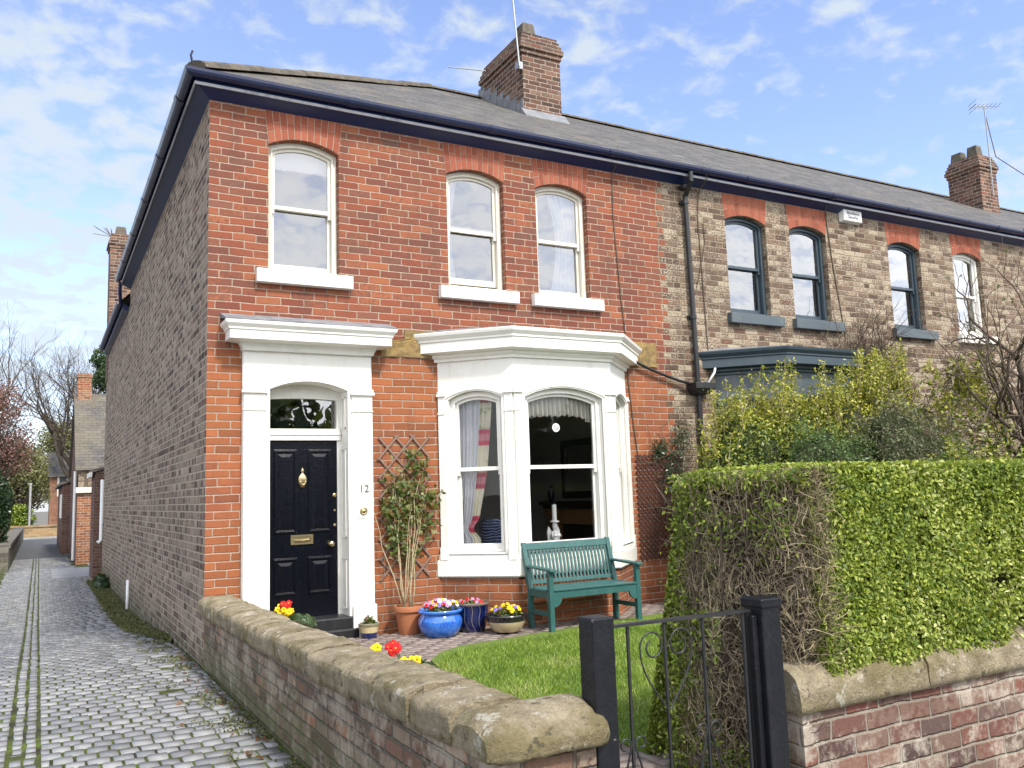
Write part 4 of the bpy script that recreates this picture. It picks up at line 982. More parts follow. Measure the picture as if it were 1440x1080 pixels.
# small weeds between the rough setts by the garden wall
n = 5200; yy = rng.uniform(-5.8, 3.5, n); xx = -.02-np.abs(rng.normal(size=n))*.22
cl = np.array([mnoise.noise(Vector((a*3., b_*2.2, 5))) for a, b_ in zip(xx, yy)]); kk = cl > .12
o = leaves('weeds', np.stack([xx, yy, np.array([zg(v) for v in yy])+rng.uniform(0, .022, n)], 1)[kk], np.tile((0, 0, 1.), (kk.sum(), 1)), .034, .013, 'mossleaf', None, .9); tag(o, kind='stuff')
n = 60; o = leaves('fallen_leaves', np.stack([-.05-np.abs(rng.normal(size=n))*.16, rng.uniform(-4.6, 1, n), np.full(n, .012)], 1), np.tile((0, 0, 1.), (n, 1)), .06, .035, 'climb', None, .35, rnd=np.full(n, 1.)); tag(o, kind='stuff')
# wall-foot plant
n = 420; cpt = np.array((-.16, 13.6, zg(13)+.05)); d_ = unit(rng.normal(size=(n, 3))); d_[:, 2] = abs(d_[:, 2])
o = leaves('wall_fern', cpt+d_*np.array((.18, .8, .28))*rng.uniform(.4, 1, (n, 1)), d_, .14, .06, 'ivy', None, .6); tag(o, 'low dark green plant at the foot of the dark side wall', 'plant')

# ---------------------------------------------------------------- garden: pavers, lawn
def in_lawn(x, y):
    # lawn outline: patio edge runs from (1.6,-2.3) round a corner to (5,-1.0)
    top = -1.02-.25*np.exp(-((x-4.7)/1.0)**2*0)-.16*np.clip((4.6-x), 0, 9)-.55*np.clip((2.15-x)/.6, 0, 1)**2
    lim = np.where(x < 1.58, -99, top)
    return (y < lim) & (y > -5.22) & (x > 1.58) & (x < 6.1)
V = []; F = []; R_ = []
s = .10
for i in range(0, 62):
    for j in range(0, 62):
        k = (i-j) % 4
        if k == 0: w, h = 2, 1
        elif k == 3: w, h = 1, 2
        else: continue
        x, y = .03+i*s, -6.15+j*s
        if y+h*s > -.0 or in_lawn(np.array(x+.1), np.array(y+.1)) and in_lawn(np.array(x+w*s), np.array(y)) and in_lawn(np.array(x), np.array(y+h*s)): continue
        if in_lawn(np.array(x+.05), np.array(y-.25)) and in_lawn(np.array(x+.3), np.array(y-.1)): continue
        g = .004; q = .004; z = .138+rng.normal()*.0012; o_ = len(V)
        for (a, c, dz) in ((g, 0, -.05), (g+q, 0, 0)):
            for sx, sy in ((0, 0), (1, 0), (1, 1), (0, 1)):
                V.append((x+(a if not sx else w*s-a), y+(a if not sy else h*s-a), z+dz))
        for f in ((4, 5, 6, 7), (0, 1, 5, 4), (1, 2, 6, 5), (2, 3, 7, 6), (3, 0, 4, 7)): F.append([o_+t for t in f]); R_.append(0)
        r = rng.uniform(.02, 1); R_[-5:] = [r]*5
struct(np_obj('patio_paving', V, F, 'paver', None, R_))
n = 80000; xx = rng.uniform(1.5, 6.1, n); yy = rng.uniform(-5.3, -.95, n); kk = in_lawn(xx+rng.normal(size=n)*.018, yy+rng.normal(size=n)*.022); xx, yy = xx[kk], yy[kk]; n = len(xx)
nz = np.array([mnoise.noise(Vector((a*1.6, c*1.6, 0))) for a, c in zip(xx, yy)])
hh = .034*rng.uniform(.5, 1.35, n)*(1+.35*nz); a = rng.uniform(0, 2*PI, n); ln = rng.normal(size=(n, 2))*.55
V = np.zeros((n, 3, 3)); bx = np.stack([np.cos(a), np.sin(a)], 1)*.0042
V[:, 0, :2] = np.stack([xx, yy], 1)-bx; V[:, 1, :2] = np.stack([xx, yy], 1)+bx; V[:, 2, :2] = np.stack([xx, yy], 1)+ln*hh[:, None]
V[:, :2, 2] = .148; V[:, 2, 2] = .150+hh
o = np_obj('grass', V.reshape(-1, 3), np.arange(3*n).reshape(n, 3), 'grass', None, np.clip(rng.uniform(0, .9, n)+nz*.6+.02, 0, 1)); tag(o, kind='stuff')
pts = [(1.58, -5.25), (6.15, -5.25), (6.15, -.95), (4.6, -1.0), (2.2, -1.40), (1.9, -1.6), (1.68, -1.9), (1.58, -2.3)]
b = MB(); b.prism(pts, lambda u, v, d: (u, v, d), .06, .149); struct(b.build('lawn', 'lawn', None))

# ---------------------------------------------------------------- garden wall with rounded coping, front wall
def coping_stone(parent, path, prof, jit=.006, seed=0, name='coping_stone', m='coping', closed_round=False):
    """path: list of (x,y,z,dirx,diry): section frames; prof: (o,z)"""
    V = []; k = len(prof); n = len(path)
    for (x, y, z, nx_, ny_, sc_, *so_) in path:
        for o, h in prof:
            o = o*(so_[0] if so_ else 1.)
            p = Vector((x+nx_*o, y+ny_*o, z+h*sc_)); q = p*11.+Vector((seed*3.1, 0, 0))
            dv = Vector((mnoise.noise(q), mnoise.noise(q+Vector((9, 0, 0))), mnoise.noise(q+Vector((0, 9, 0)))))
            q2 = p*34; dv += Vector((mnoise.noise(q2), mnoise.noise(q2+Vector((5, 0, 0))), mnoise.noise(q2+Vector((0, 5, 0)))))*.45
            V.append(p+dv*jit*(1 if h > .01 else .4))
    F = [(i*k+a, i*k+(a+1) % k, (i+1)*k+(a+1) % k, (i+1)*k+a) for i in range(n-1) for a in range(k)]
    b = MB(); b.add(V, F); b.add([V[a] for a in range(k)], [tuple(range(k))]); b.add([V[(n-1)*k+a] for a in range(k)], [tuple(range(k))])
    o = b.build(name, m, parent, smooth=False)
    me = o.data; me.polygons.foreach_set('use_smooth', [len(p.vertices) == 4 for p in me.polygons]); return o
def dense(prof, n=3):
    out = []
    for (a, c), (b_, d) in zip(prof, prof[1:]+prof[:1]):
        for i in range(n): out.append((lerp(a, b_, i/n), lerp(c, d, i/n)))
    return out
gw = thing('garden_wall', 'low old brick wall with rounded mossy stone coping beside the alley', 'wall', (.13, -3.2, 0))
def cb(y): return .53+.14*min(1, max(0, (-2.6-y)/3.9))
b = MB(); ys = [-.015, -2.6, -6.2]
for y0, y1 in zip(ys[:-1], ys[1:]):
    b.hexa([(.0, y1, -.35), (.27, y1, -.35), (.27, y0, -.35), (.0, y0, -.35), (.0, y1, cb(y1)+.01), (.27, y1, cb(y1)+.01), (.27, y0, cb(y0)+.01), (.0, y0, cb(y0)+.01)])
b.box(.0, .42, -6.47, -6.2, -.35, .69)
b.build('brickwork', 'garden', gw, recalc=True)
RP = dense([(-.19, 0), (-.196, .115), (-.185, .14), (-.14, .162), (-.06, .174), (.05, .174), (.13, .162), (.175, .138), (.188, .11), (.18, 0)], 3)
y = -.02; i = 0
while y > -6.1:
    L = random.uniform(.62, .95) if y > -5.4 else (y+6.12)
    y1 = max(y-L, -6.12); dz = random.uniform(-.012, .012); dx = random.uniform(-.012, .012)
    n = max(6, int(L/.05)); path = []
    for k in range(n+1):
        yy_ = lerp(y-.006, y1+.006, k/n); sag = .985 if k in (0, n) else 1
        path.append((.14+dx, yy_, cb(yy_)+dz, 1., 0., sag*random.uniform(.97, 1.02)*(1-.1*min(1, max(0, (-3-yy_)/3.4)))))
    coping_stone(gw, path, RP, .0125, i); y = y1; i += 1
path = []   # corner stone turning to the gate
for k in range(25):
    x = lerp(-.055, .475, k/24); q_ = max(0, 1-min(x+.055, .475-x)/.075)**2; rr = 1-.30*q_
    path.append((x, -6.335, .668, 0., -1., rr*.74, 1-.20*q_))
coping_stone(gw, path, dense([(-.2, 0), (-.205, .09), (-.17, .15), (-.11, .19), (-.04, .205), (.05, .20), (.12, .175), (.17, .13), (.195, .07), (.185, 0)], 3), .011, 77)
fw = thing('garden_wall', 'front wall of reddish brown brick under flat stone coping and the clipped hedge', 'wall', (4.5, -6.3, 0))
b = MB(); b.box(1.555, 9.5, -6.45, -6.2, -.3, .605); b.build('brickwork', 'front', fw)
x = 1.525; i = 0
FP = dense([(-.17, 0), (-.17, .10), (-.14, .165), (-.06, .19), (.08, .19), (.135, .15), (.155, .11), (.158, 0)], 3)
for L in (.90, .84, .9, .8, .95, .85, .9, .9, .9):
    path = [(lerp(x+.004, x+L-.004, k/14), -6.32, .605, 0., -1., 1.) for k in range(15)]
    coping_stone(fw, path, FP, .009, 100+i); x += L; i += 1
# gate and posts
for nm, x0, x1, zt, lb in (('gate_post', .425, .53, 1.135, 'square black timber gate post behind the end of the mossy wall'), ('gate_post', 1.315, 1.425, 1.125, 'black timber gate post with a capped top against the front wall')):
    b = MB(); b.box(x0, x1, -6.475 if x0 < 1 else -6.49, -6.37, -.1, zt)
    if x0 > 1: b.box(x0-.008, x1+.008, -6.498, -6.362, zt-.03, zt+.012); b.box(x0-.03, x0, -6.46, -6.40, -.1, zt-.06)
    tag(b.build(nm, 'blackwood', None, bev=.007), lb, 'gate post')
gt = thing('garden_gate', 'thin black wrought iron gate with a heart scroll', 'gate', (.9, -6.42, .05))
yg = -6.42
for za, zb_, w_ in ((1.088, 1.082, .035), (.14, .14, .03)):
    b = MB(); b.bar((.53, yg, za), (1.30, yg, zb_), w_, .012); b.build('rail', 'iron', gt)
for xx_ in (1.262, 1.29):
    b = MB(); b.tube([(xx_, yg, .1), (xx_, yg, 1.085)], .0095, 6); b.build('hinge_stile', 'iron', gt)
for xx_ in (.632, .822, 1.03):
    b = MB(); b.tube([(xx_, yg, .14), (xx_, yg, 1.085)], .0078, 6); b.build('bar', 'iron', gt)
def scroll(pts, r=.0055): 
    b = MB(); b.tube([(p[0], yg-.004, p[1]) for p in pts], r, 6); return b
b = MB()
for sg in (-1, 1):
    pts = [(.825, .725)]
    for t in np.linspace(0, 1, 14): pts.append((.825+sg*(.008+.128*math.sin(PI*.5*t)**1.1), .725+.245*t))
    cxs, czs = .825+sg*.072, .985
    for t in np.linspace(0, 2.35*PI, 26):
        r = .066*(1-t/(2.35*PI)*.62); pts.append((cxs+sg*r*math.cos(t), czs+r*1.05*math.sin(t)))
    b.tube([(p[0], yg-.004, p[1]) for p in pts], .0042, 6)
b.build('heart_scroll', 'iron', gt, smooth=True)
for xc in (.632, 1.03):
    b = MB()
    for sg in (-1, 1):
        pts = [(xc+sg*.075, .30), (xc+sg*.065, .42), (xc+sg*.035, .53), (xc+sg*.012, .6)]
        for t in np.linspace(0, 1.7*PI, 16):
            r = .03*(1-t/(1.7*PI)*.5); pts.append((xc+sg*(.04-r*math.cos(t)), .615+r*math.sin(t)))
        b.tube([(p[0], yg-.004, p[1]) for p in pts], .0045, 5)
        q = [(xc+sg*.06, .30)]+[(xc+sg*(.035+.028*math.cos(t)), .27-.028*math.sin(t)) for t in np.linspace(0, 1.6*PI, 14)]
        b.tube([(p[0], yg-.004, p[1]) for p in q], .0045, 5)
    b.build('foot_scroll', 'iron', gt, smooth=True)

# ---------------------------------------------------------------- hedge on the front wall
hd = thing('hedge', 'clipped privet hedge over the front wall with a bare twiggy end', 'hedge', (4, -5.9, .15))
HX0, HX1, HY0, HY1, HZ = 1.76, 8.5, -6.40, -5.50, 1.715
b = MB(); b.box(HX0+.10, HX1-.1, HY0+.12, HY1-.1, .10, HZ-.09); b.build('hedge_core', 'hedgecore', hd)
def nz3(P, s, o=0): return np.array([mnoise.noise(Vector((p[0]*s+o, p[1]*s, p[2]*s))) for p in P])
# leaves: front face, top, back, left end edges
n = 125000; x = HX0+(rng.uniform(0, 1, n)**1.7)*(HX1-HX0); z = rng.uniform(.72, HZ, n)
P = np.stack([x, np.full(n, HY0), z], 1); bul = nz3(P, 1.7)*.035-.05*np.exp(-((z-.80)/.16)**2)
P[:, 1] += bul+np.abs(rng.normal(size=n))*.05-.025+nz3(P, 6.)*.03
P[:, 0] -= .0
keep = (nz3(P, 2.4, 7)*.75+nz3(P, 8., 3)*.55+rng.normal(size=n)*.22 > -.25)
edge_f = np.clip((x-HX0+.06+nz3(P, 4., 2)*.08)/.16, 0, 1)        # sparse where the bare end begins
keep &= rng.uniform(0, 1, n) < np.maximum(edge_f, np.clip((1.02-z)/.25, 0, .8))
P = P[keep]; leaves('front_foliage', P, np.tile((-.12, -1, .35), (len(P), 1)), .030, .0165, 'hedge', hd, .85, rnd=np.clip(rng.uniform(0, 1, len(P))*.9+nz3(P, 2.)*.3+.08, 0, 1))
n = 26000; x = HX0-.05+(rng.uniform(0, 1, n)**1.5)*(HX1-HX0+.05); y = rng.uniform(HY0-.02, HY1+.02, n)
P = np.stack([x, y, HZ-np.abs(rng.normal(size=n))*.035+.02], 1); P[:, 2] += nz3(P, 2.2)*.018
P[:, 2] -= np.clip((HX0+.10-x)/.15, 0, 1)**2*.07
leaves('top_foliage', P, np.tile((0, 0, 1.), (n, 1)), .038, .02, 'hedge', hd, .8, rnd=np.clip(rng.uniform(.35, 1.05, n), 0, 1))
n = 15000; z = rng.uniform(.12, HZ, n); x = HX0-.02+(rng.uniform(0, 1, n)**1.8)*2.5
P = np.stack([x-.10*(HZ-z)*np.clip(1-(x-HX0)/.4, 0, 1), HY1-np.abs(rng.normal(size=n))*.04+.02+.17*(HZ-z), z], 1)
leaves('back_foliage', P, np.tile((-.4, 1, .3), (n, 1)), .038, .02, 'hedge', hd, .8)
n = 15000; z = rng.uniform(.12, HZ, n); y = rng.uniform(HY0, HY1, n)
P = np.stack([HX0-.06-.09*(HZ-z)+rng.normal(size=n)*.04, y, z], 1)
w_ = nz3(P, 2.4, 11)*.9+np.clip((y-(HY1-.14))/.12, 0, 1)*1.1+np.clip((.55-z)/.4, 0, 1)*.5+np.clip((z-1.62)/.08, 0, 1)
kk = w_+rng.normal(size=n)*.27 > .56; P = P[kk]; leaves('end_foliage', P, np.tile((-1, -.2, .3), (len(P), 1)), .028, .015, 'hedge', hd, .9, rnd=rng.uniform(0, .8, len(P)))
b = MB()
for i in range(5200):    # bare criss-crossing twigs of the end
    z = random.uniform(.15, HZ-.02); y = random.uniform(HY0-.02, HY1+.02); x = HX0-.02-.09*(HZ-z)+random.gauss(0, .035)
    if random.random() < .25: x, y = HX0+random.uniform(0, .07), HY0+.02+random.gauss(0, .025); z = random.uniform(.8, HZ-.03)
    p = Vector((x, y, z)); d = Vector((random.gauss(-.15, .3), random.gauss(0, .8), random.gauss(.45, .75))).normalized(); L = random.uniform(.06, .2)
    pts = [p]; 
    for k in range(4):
        d = (d+Vector((random.gauss(0, .28), random.gauss(0, .35), random.gauss(0, .35)))).normalized(); p = p+d*L/4; p.x = min(max(p.x, HX0-.09*(HZ-p.z)-.07), HX0+.10); p.z = min(p.z, HZ); pts.append(p)
    r = random.uniform(.0011, .0027); b.tube(pts, [r, r*.9, r*.8, r*.65, r*.5], 3, 0 if random.random() < .6 else 1)
for i in range(40):
    y = random.uniform(HY0+.1, HY1-.1); x = HX0+random.uniform(0, .1); p = Vector((x, y, .1)); pts = [p]
    for k in range(6): p = p+Vector((random.gauss(0, .04), random.gauss(0, .06), .26)); p.x = max(p.x, HX0-.12); pts.append(p)
    b.tube(pts, [.012, .010, .009, .007, .006, .005, .003], 5, 1)
b.build('bare_twigs', ['twig', 'twigdark'], hd, recalc=False)

# ---------------------------------------------------------------- bench
BX0, BX1, BYB, BYF, G0 = 3.33, 4.54, -.80, -1.30, .14
bn = thing('garden_bench', 'sea green painted slatted wooden bench against the white bay', 'bench', ((BX0+BX1)/2, -1.05, G0))
def part(name, fn_, bev=.004, m='green', parent=None):
    b = MB(); fn_(b); return b.build(name, m, parent or bn, bev=bev)
lean = .13
for x in (BX0, BX1-.055):
    part('leg', lambda b: (b.hexa([(x, BYB-.06, G0), (x+.055, BYB-.06, G0), (x+.055, BYB, G0), (x, BYB, G0), (x, BYB-.06, .57), (x+.055, BYB-.06, .57), (x+.055, BYB, .57), (x, BYB, .57)]),
                          b.hexa([(x, BYB-.06, .57), (x+.055, BYB-.06, .57), (x+.055, BYB, .57), (x, BYB, .57), (x, BYB-.05+lean, 1.07), (x+.055, BYB-.05+lean, 1.07), (x+.055, BYB+lean, 1.07), (x, BYB+lean, 1.07)])))
    part('leg', lambda b: b.box(x, x+.055, BYF, BYF+.058, G0, .775))
    part('armrest', lambda b: b.hexa([(x-.012, BYF-.05, .775), (x+.067, BYF-.05, .775), (x+.067, BYB-.02, .80), (x-.012, BYB-.02, .80), (x-.012, BYF-.05, .803), (x+.067, BYF-.05, .803), (x+.067, BYB+.0, .828), (x-.012, BYB+.0, .828)]), .008)
    part('stretcher', lambda b: b.box(x+.012, x+.043, BYF+.058, BYB-.06, .30, .35))
    part('side_rail', lambda b: b.box(x+.008, x+.047, BYF+.058, BYB-.06, .49, .56))
def apron(b):
    x0, x1 = BX0+.055, BX1-.055; n = 8
    pts = [(x0, .565), (x0, .40)]
    pts += [(x0+.10*math.sin(PI/2*i/n), .40+.09*(1-math.cos(PI/2*i/n))) for i in range(1, n+1)]+[(x0+.12, .49)]
    pts += [(x1-.12, .49)]+[(x1-.10*math.sin(PI/2*i/n), .40+.09*(1-math.cos(PI/2*i/n))) for i in range(n, 0, -1)]+[(x1, .40), (x1, .565)]
    b.prism(pts, front, BYF+.006, BYF+.034)
part('apron', apron, .002)
def seat(b):
    for k in range(6):
        y = BYF-.005+k*.083; dz = -.012*math.sin(PI*k/5.); b.box(BX0+.0 if 0 < k < 5 else BX0+.056, BX1-.0 if 0 < k < 5 else BX1-.056, y, y+.07, .567+dz, .588+dz)
part('seat', seat)
yb = lambda z: BYB-.045+lean*(z-.57)/.5
part('top_rail', lambda b: b.hexa([(BX0+.055, yb(.99), .985), (BX1-.055, yb(.99), .985), (BX1-.055, yb(.99)+.032, .985), (BX0+.055, yb(.99)+.032, .985), (BX0+.055, yb(1.065), 1.06), (BX1-.055, yb(1.065), 1.06), (BX1-.055, yb(1.065)+.032, 1.06), (BX0+.055, yb(1.065)+.032, 1.06)]))
part('lower_rail', lambda b: b.hexa([(BX0+.055, yb(.62), .61), (BX1-.055, yb(.62), .61), (BX1-.055, yb(.62)+.03, .61), (BX0+.055, yb(.62)+.03, .61), (BX0+.055, yb(.65), .65), (BX1-.055, yb(.65), .65), (BX1-.055, yb(.65)+.03, .65), (BX0+.055, yb(.65)+.03, .65)]))
def slats(b):
    n = 22
    for k in range(n):
        x = lerp(BX0+.085, BX1-.085, k/(n-1)); b.hexa([(x-.012, yb(.65)+.008, .65), (x+.012, yb(.65)+.008, .65), (x+.012, yb(.65)+.022, .65), (x-.012, yb(.65)+.022, .65), (x-.012, yb(.985)+.008, .985), (x+.012, yb(.985)+.008, .985), (x+.012, yb(.985)+.022, .985), (x-.012, yb(.985)+.022, .985)])
part('backrest', slats, .0)

# ---------------------------------------------------------------- pots and flowers
def pot(name, prof, c, m, label, group='pots by the house wall', soil_z=None):
    b = MB(); b.lathe(prof, (0, 0, 0), 36); b.v = [(x+c[0], y+c[1], z+c[2]) for x, y, z in b.v]
    o = b.build(name, m, None, smooth=True, recalc=True); mod = o.modifiers.new('edges', 'EDGE_SPLIT'); mod.split_angle = math.radians(50)
    tag(o, label, 'plant pot', group)
    rin = min(p[0] for p in prof[-3:-1]) if False else prof[-1][0]
    s_ = MB(); s_.lathe([(0, prof[-1][1]), (rin*.98, prof[-1][1])], c, 24); s_.add([(c[0]+rin*math.cos(2*PI*k/24), c[1]+rin*math.sin(2*PI*k/24), c[2]+prof[-1][1]) for k in range(24)], [tuple(range(24))]); s_.build('soil', 'soil', o, recalc=False)
    return o
pot('plant_pot', [(.115, 0), (.118, .01), (.148, .235), (.148, .24), (.168, .245), (.172, .295), (.165, .305), (.15, .30), (.145, .25)], (2.125, -.27, .138), 'terracotta', 'plain terracotta pot holding the climbing rose')
pot('plant_pot', [(.15, 0), (.17, .008), (.215, .07), (.238, .13), (.235, .18), (.212, .222), (.205, .235), (.222, .245), (.24, .258), (.243, .275), (.235, .285), (.22, .278), (.21, .25)], (2.325, -.66, .138), 'g_blue', 'round bright blue glazed pot full of mixed pansies')
pot('plant_pot', [(.135, 0), (.14, .008), (.165, .10), (.18, .2), (.188, .27), (.2, .285), (.208, .305), (.203, .318), (.19, .316), (.178, .29)], (2.745, -.58, .138), 'g_navy', 'tall navy glazed pot with pale leaf streaks between the blue pot and the shallow bowl')
pot('plant_pot', [(.125, 0), (.13, .008), (.17, .05), (.205, .11), (.218, .16), (.222, .175), (.236, .18), (.243, .192), (.236, .203), (.22, .2), (.21, .17)], (2.985, -.94, .138), 'g_cream', 'shallow cream and black bowl of yellow pansies')
pot('plant_pot', [(.078, 0), (.082, .006), (.098, .07), (.106, .12), (.108, .128), (.117, .134), (.119, .155), (.112, .16), (.1, .156), (.097, .14)], (1.665, -.25, .138), 'g_small', 'small cream pot with a navy foot beside the door step')
PET = ['p_yellow', 'p_red', 'p_violet', 'p_white', 'p_mauve', 'p_dark', 'hedge']
def flower(b, c, nrm, r, mi, n=5, heart=5):
    nrm = Vector(nrm).normalized(); t = nrm.orthogonal().normalized(); q = nrm.cross(t); a0 = random.random()*6
    for k in range(n):
        a = a0+2*PI*k/n; d = t*math.cos(a)+q*math.sin(a); e_ = nrm.cross(d); c_ = Vector(c)
        b.add([c_-nrm*.002, c_+d*r*.55+e_*r*.48+nrm*.1*r, c_+d*r*1.0+e_*r*.2-nrm*.06*r, c_+d*r*1.0-e_*r*.2-nrm*.1*r, c_+d*r*.55-e_*r*.48+nrm*.1*r], [(0, 1, 2, 3, 4)], mi)
    b.add([Vector(c)+nrm*.004+(t*math.cos(x)+q*math.sin(x))*r*.2 for x in (0, 1.26, 2.5, 3.77, 5.03)], [(0, 1, 2, 3, 4)], heart)
def clump(name, label, c, R, h, cols, nfl, nleaf=260, fr=.023, lm='climb', group='flowers in pots', parent_pot=None):
    t = thing(name, label, 'flowers', c, group)
    d = unit(rng.normal(size=(nleaf, 3))); d[:, 2] = np.abs(d[:, 2])
    P = np.array(c)+d*np.array((R, R, h))*rng.uniform(.35, 1, (nleaf, 1)); leaves('foliage', P, d, .045, .022, lm, t, .7)
    b = MB()
    for i in range(max(6, nleaf//16)):
        a = random.uniform(0, 6.28); r = R*random.random()**.5*.8; b.tube([(c[0]+r*.5*math.cos(a), c[1]+r*.5*math.sin(a), c[2]-.03), (c[0]+r*math.cos(a), c[1]+r*math.sin(a), c[2]+h*.7)], .003, 4)
    b.build('stems', 'hedge', t)
    if nfl:
        b = MB()
        for i in range(nfl):
            a = random.uniform(0, 6.28); r = R*random.random()**.5*.95; q = (c[0]+r*math.cos(a), c[1]+r*math.sin(a), c[2]+h*(1.1-.5*(r/R)**2)+random.uniform(-.01, .02))
            flower(b, q, (math.cos(a)*.5-.25, math.sin(a)*.5-.55, .75), fr*random.uniform(.8, 1.2), random.choice(cols))
        b.build('petals', PET, t, recalc=False)
    return t
clump('pansies', 'mixed violet, white and yellow pansies spilling over the bright blue pot', (2.325, -.66, .40), .2, .10, [0, 2, 2, 3, 3, 4, 4, 1, 0], 60)
clump('pansies', 'yellow and violet pansies in the shallow cream and black bowl', (2.985, -.94, .325), .17, .09, [0, 0, 0, 2], 26, 300)
clump('pansies', 'a few mauve petals over the rim of the tall navy pot', (2.745, -.58, .43), .14, .035, [1, 4], 14, 70)
clump('seedling', 'small green plant in the little cream pot by the step', (1.665, -.25, .28), .075, .09, [0], 0, 120)
for (yc, xs, lb, cols) in ((-4.42, .36, 'red and yellow primroses rising behind the middle of the garden wall', 2), (-1.85, .36, 'red and yellow primroses behind the garden wall in front of the door', 1)):
    t = thing('primroses', lb, 'flowers', (xs, yc, .14), 'primroses behind the wall')
    b = MB(); b.lathe([(.085, .0), (.12, .42), (.13, .42), (.13, .46), (.115, .46), (.11, .40)], (xs+.12, yc, .14), 24); b.build('pot', 'terracotta', t, smooth=False)
    n = 120; d = unit(rng.normal(size=(n, 3))); d[:, 2] = abs(d[:, 2]); leaves('foliage', np.array((xs+.12, yc, .58))+d*np.array((.13, .2, .08)), d, .07, .035, 'darkleaf', t, .5)
    b = MB(); pts = [(-.30, .0, 0), (-.02, .10, 1), (.20, -.02, 0), (.27, .02, 0), (.05, .07, 1)] if cols == 2 else [(-.11, .02, 0), (.0, .085, 1), (.05, .09, 1), (.07, .01, 0), (.02, -.01, 0), (-.05, .0, 0), (.1, .0, 0)]
    for (dy, dz, mi) in pts:
        for j in range(5):
            q = (xs+random.gauss(.0, .018), yc-dy*1.05+random.gauss(0, .022), .70+dz*.6+random.gauss(0, .012)); flower(b, q, (-.5+random.gauss(0, .3), -.8, .5), .027, mi, heart=0 if mi else 1)
        b.tube([(xs+.1, yc-dy*.4, .56), (xs+.02, yc-dy, .68+dz*.6)], .004, 4, 6)
    b.build('petals', PET, t, recalc=False)

# ---------------------------------------------------------------- trellises and climbers
def lattice(b, x0, x1, z0, z1, sp, slope, w, y, y2, thick):
    H_, W_ = z1-z0, x1-x0
    for sg, yy_ in ((1, y), (-1, y2)):
        c = -H_/slope
        while c < W_:
            # line: x = c + (z-z0)/slope
            pts = []
            za = max(0, -c*slope); zb = min(H_, (W_-c)*slope)
            if zb-za > .04:
                xa, xb = c+za/slope, c+zb/slope
                if sg < 0: xa, xb = W_-xa, W_-xb
                ex = .03 if thick > .005 else 0
                A = Vector((x0+xa, yy_, z0+za)); B_ = Vector((x0+xb, yy_, z0+zb)); d = (B_-A).normalized()
                b.bar(A-d*ex*random.uniform(.3, 1.4), B_+d*ex*random.uniform(.3, 1.4), w, thick, (0, 1, 0))
            c += sp*random.uniform(.97, 1.03) if thick > .005 else sp
t = thing('trellis', 'brown diamond trellis on the brick between door and bay', 'trellis', (2.2, -.03, .7), 'wall trellises')
b = MB(); lattice(b, 1.90, 2.5, .74, 2.33, .205, 1.12, .022, -.028, -.018, .010); b.build('slats', 'trellis', t)
t = thing('trellis', 'fine dark mesh trellis on the orange brick right of the bay', 'trellis', (5.85, -.03, .68), 'wall trellises')
b = MB(); lattice(b, 5.52, 6.32, .69, 2.09, .072, 1.1, .017, -.024, -.016, .0045); b.build('slats', 'darktrellis', t)
def vine(name, label, stems, spots, m, lsz, cat='climbing plant', sm='twig', nl=900, flat=(.1, .05, .1)):
    t = thing(name, label, cat, tuple(stems[0][0]))
    b = MB()
    for s_ in stems: 
        n = len(s_); b.tube(s_, [lerp(.008, .003, i/(n-1)) for i in range(n)], 5)
    b.build('stems', sm, t, smooth=True)
    P = []; 
    for (x, y, z, rx, rz, k) in spots:
        q = rng.normal(size=(int(nl*k), 3))*np.array((rx*.55, .045, rz*.55)); P.append(q+np.array((x, y, z)))
    P = np.concatenate(P); P[:, 1] = np.minimum(P[:, 1], -.035); P = P[P[:, 0] > stems[0][0][0]-.24]
    leaves('foliage', P, np.tile((-.1, -1, .4), (len(P), 1)), lsz, lsz*.5, m, t, .8)
    return t
st_ = []
for i in range(9):
    x = 2.1+random.uniform(-.07, .07); p = [Vector((x, -.26+random.uniform(-.05, .05), .40))]; dx = random.uniform(-.05, .045)
    for k in range(7): p.append(p[-1]+Vector((dx+random.gauss(0, .022), .028 if k < 6 else 0, random.uniform(.15, .24)))); p[-1].y = min(p[-1].y, -.05)
    st_.append(p)
vine('climbing_rose', 'leafy climbing rose in the terracotta pot against the diamond trellis', st_, [(2.12, -.10, 1.7, .2, .2, .36), (2.33, -.08, 1.95, .13, .12, .14), (1.98, -.1, 1.5, .15, .14, .3), (2.28, -.1, 1.45, .2, .15, .3), (2.05, -.12, 1.18, .14, .16, .34), (2.2, -.12, 1.0, .12, .14, .2), (2.5, -.07, 1.62, .1, .1, .13), (2.45, -.07, 1.25, .1, .14, .08), (2.2, -.1, 1.6, .26, .4, .3), (2.3, -.07, 2.12, .1, .06, .06)], 'climb', .07, nl=440)
st_ = [[(6.0, -.08, .12), (6.05, -.05, .7), (5.95, -.045, 1.4), (5.85, -.045, 1.9), (5.75, -.04, 2.3)], [(6.05, -.08, .12), (6.15, -.05, 1.0), (6.1, -.045, 1.7), (6.0, -.045, 2.2), (5.9, -.045, 2.35)], [(6.1, -.1, .12), (6.25, -.06, 1.2), (6.3, -.05, 2.0), (6.5, -.05, 2.5)]]
vine('climber', 'dark leafless looking climber over the right end of the fine mesh trellis', st_, [(5.92, -.05, 2.15, .18, .16, .5), (6.1, -.06, 1.8, .16, .3, .5), (6.3, -.08, 2.3, .14, .3, .5), (6.2, -.08, 1.4, .08, .3, .2)], 'ivy', .045, sm='twigdark', nl=420)
b = MB()
for i in range(70):
    p = Vector((random.uniform(5.85, 6.4), -.05, random.uniform(1.0, 2.3))); pts = [p]
    for k in range(4): p = p+Vector((random.gauss(0, .07), random.gauss(0, .02), random.gauss(.02, .07))); p.y = min(p.y, -.03); pts.append(p)
    b.tube(pts, .004, 3)
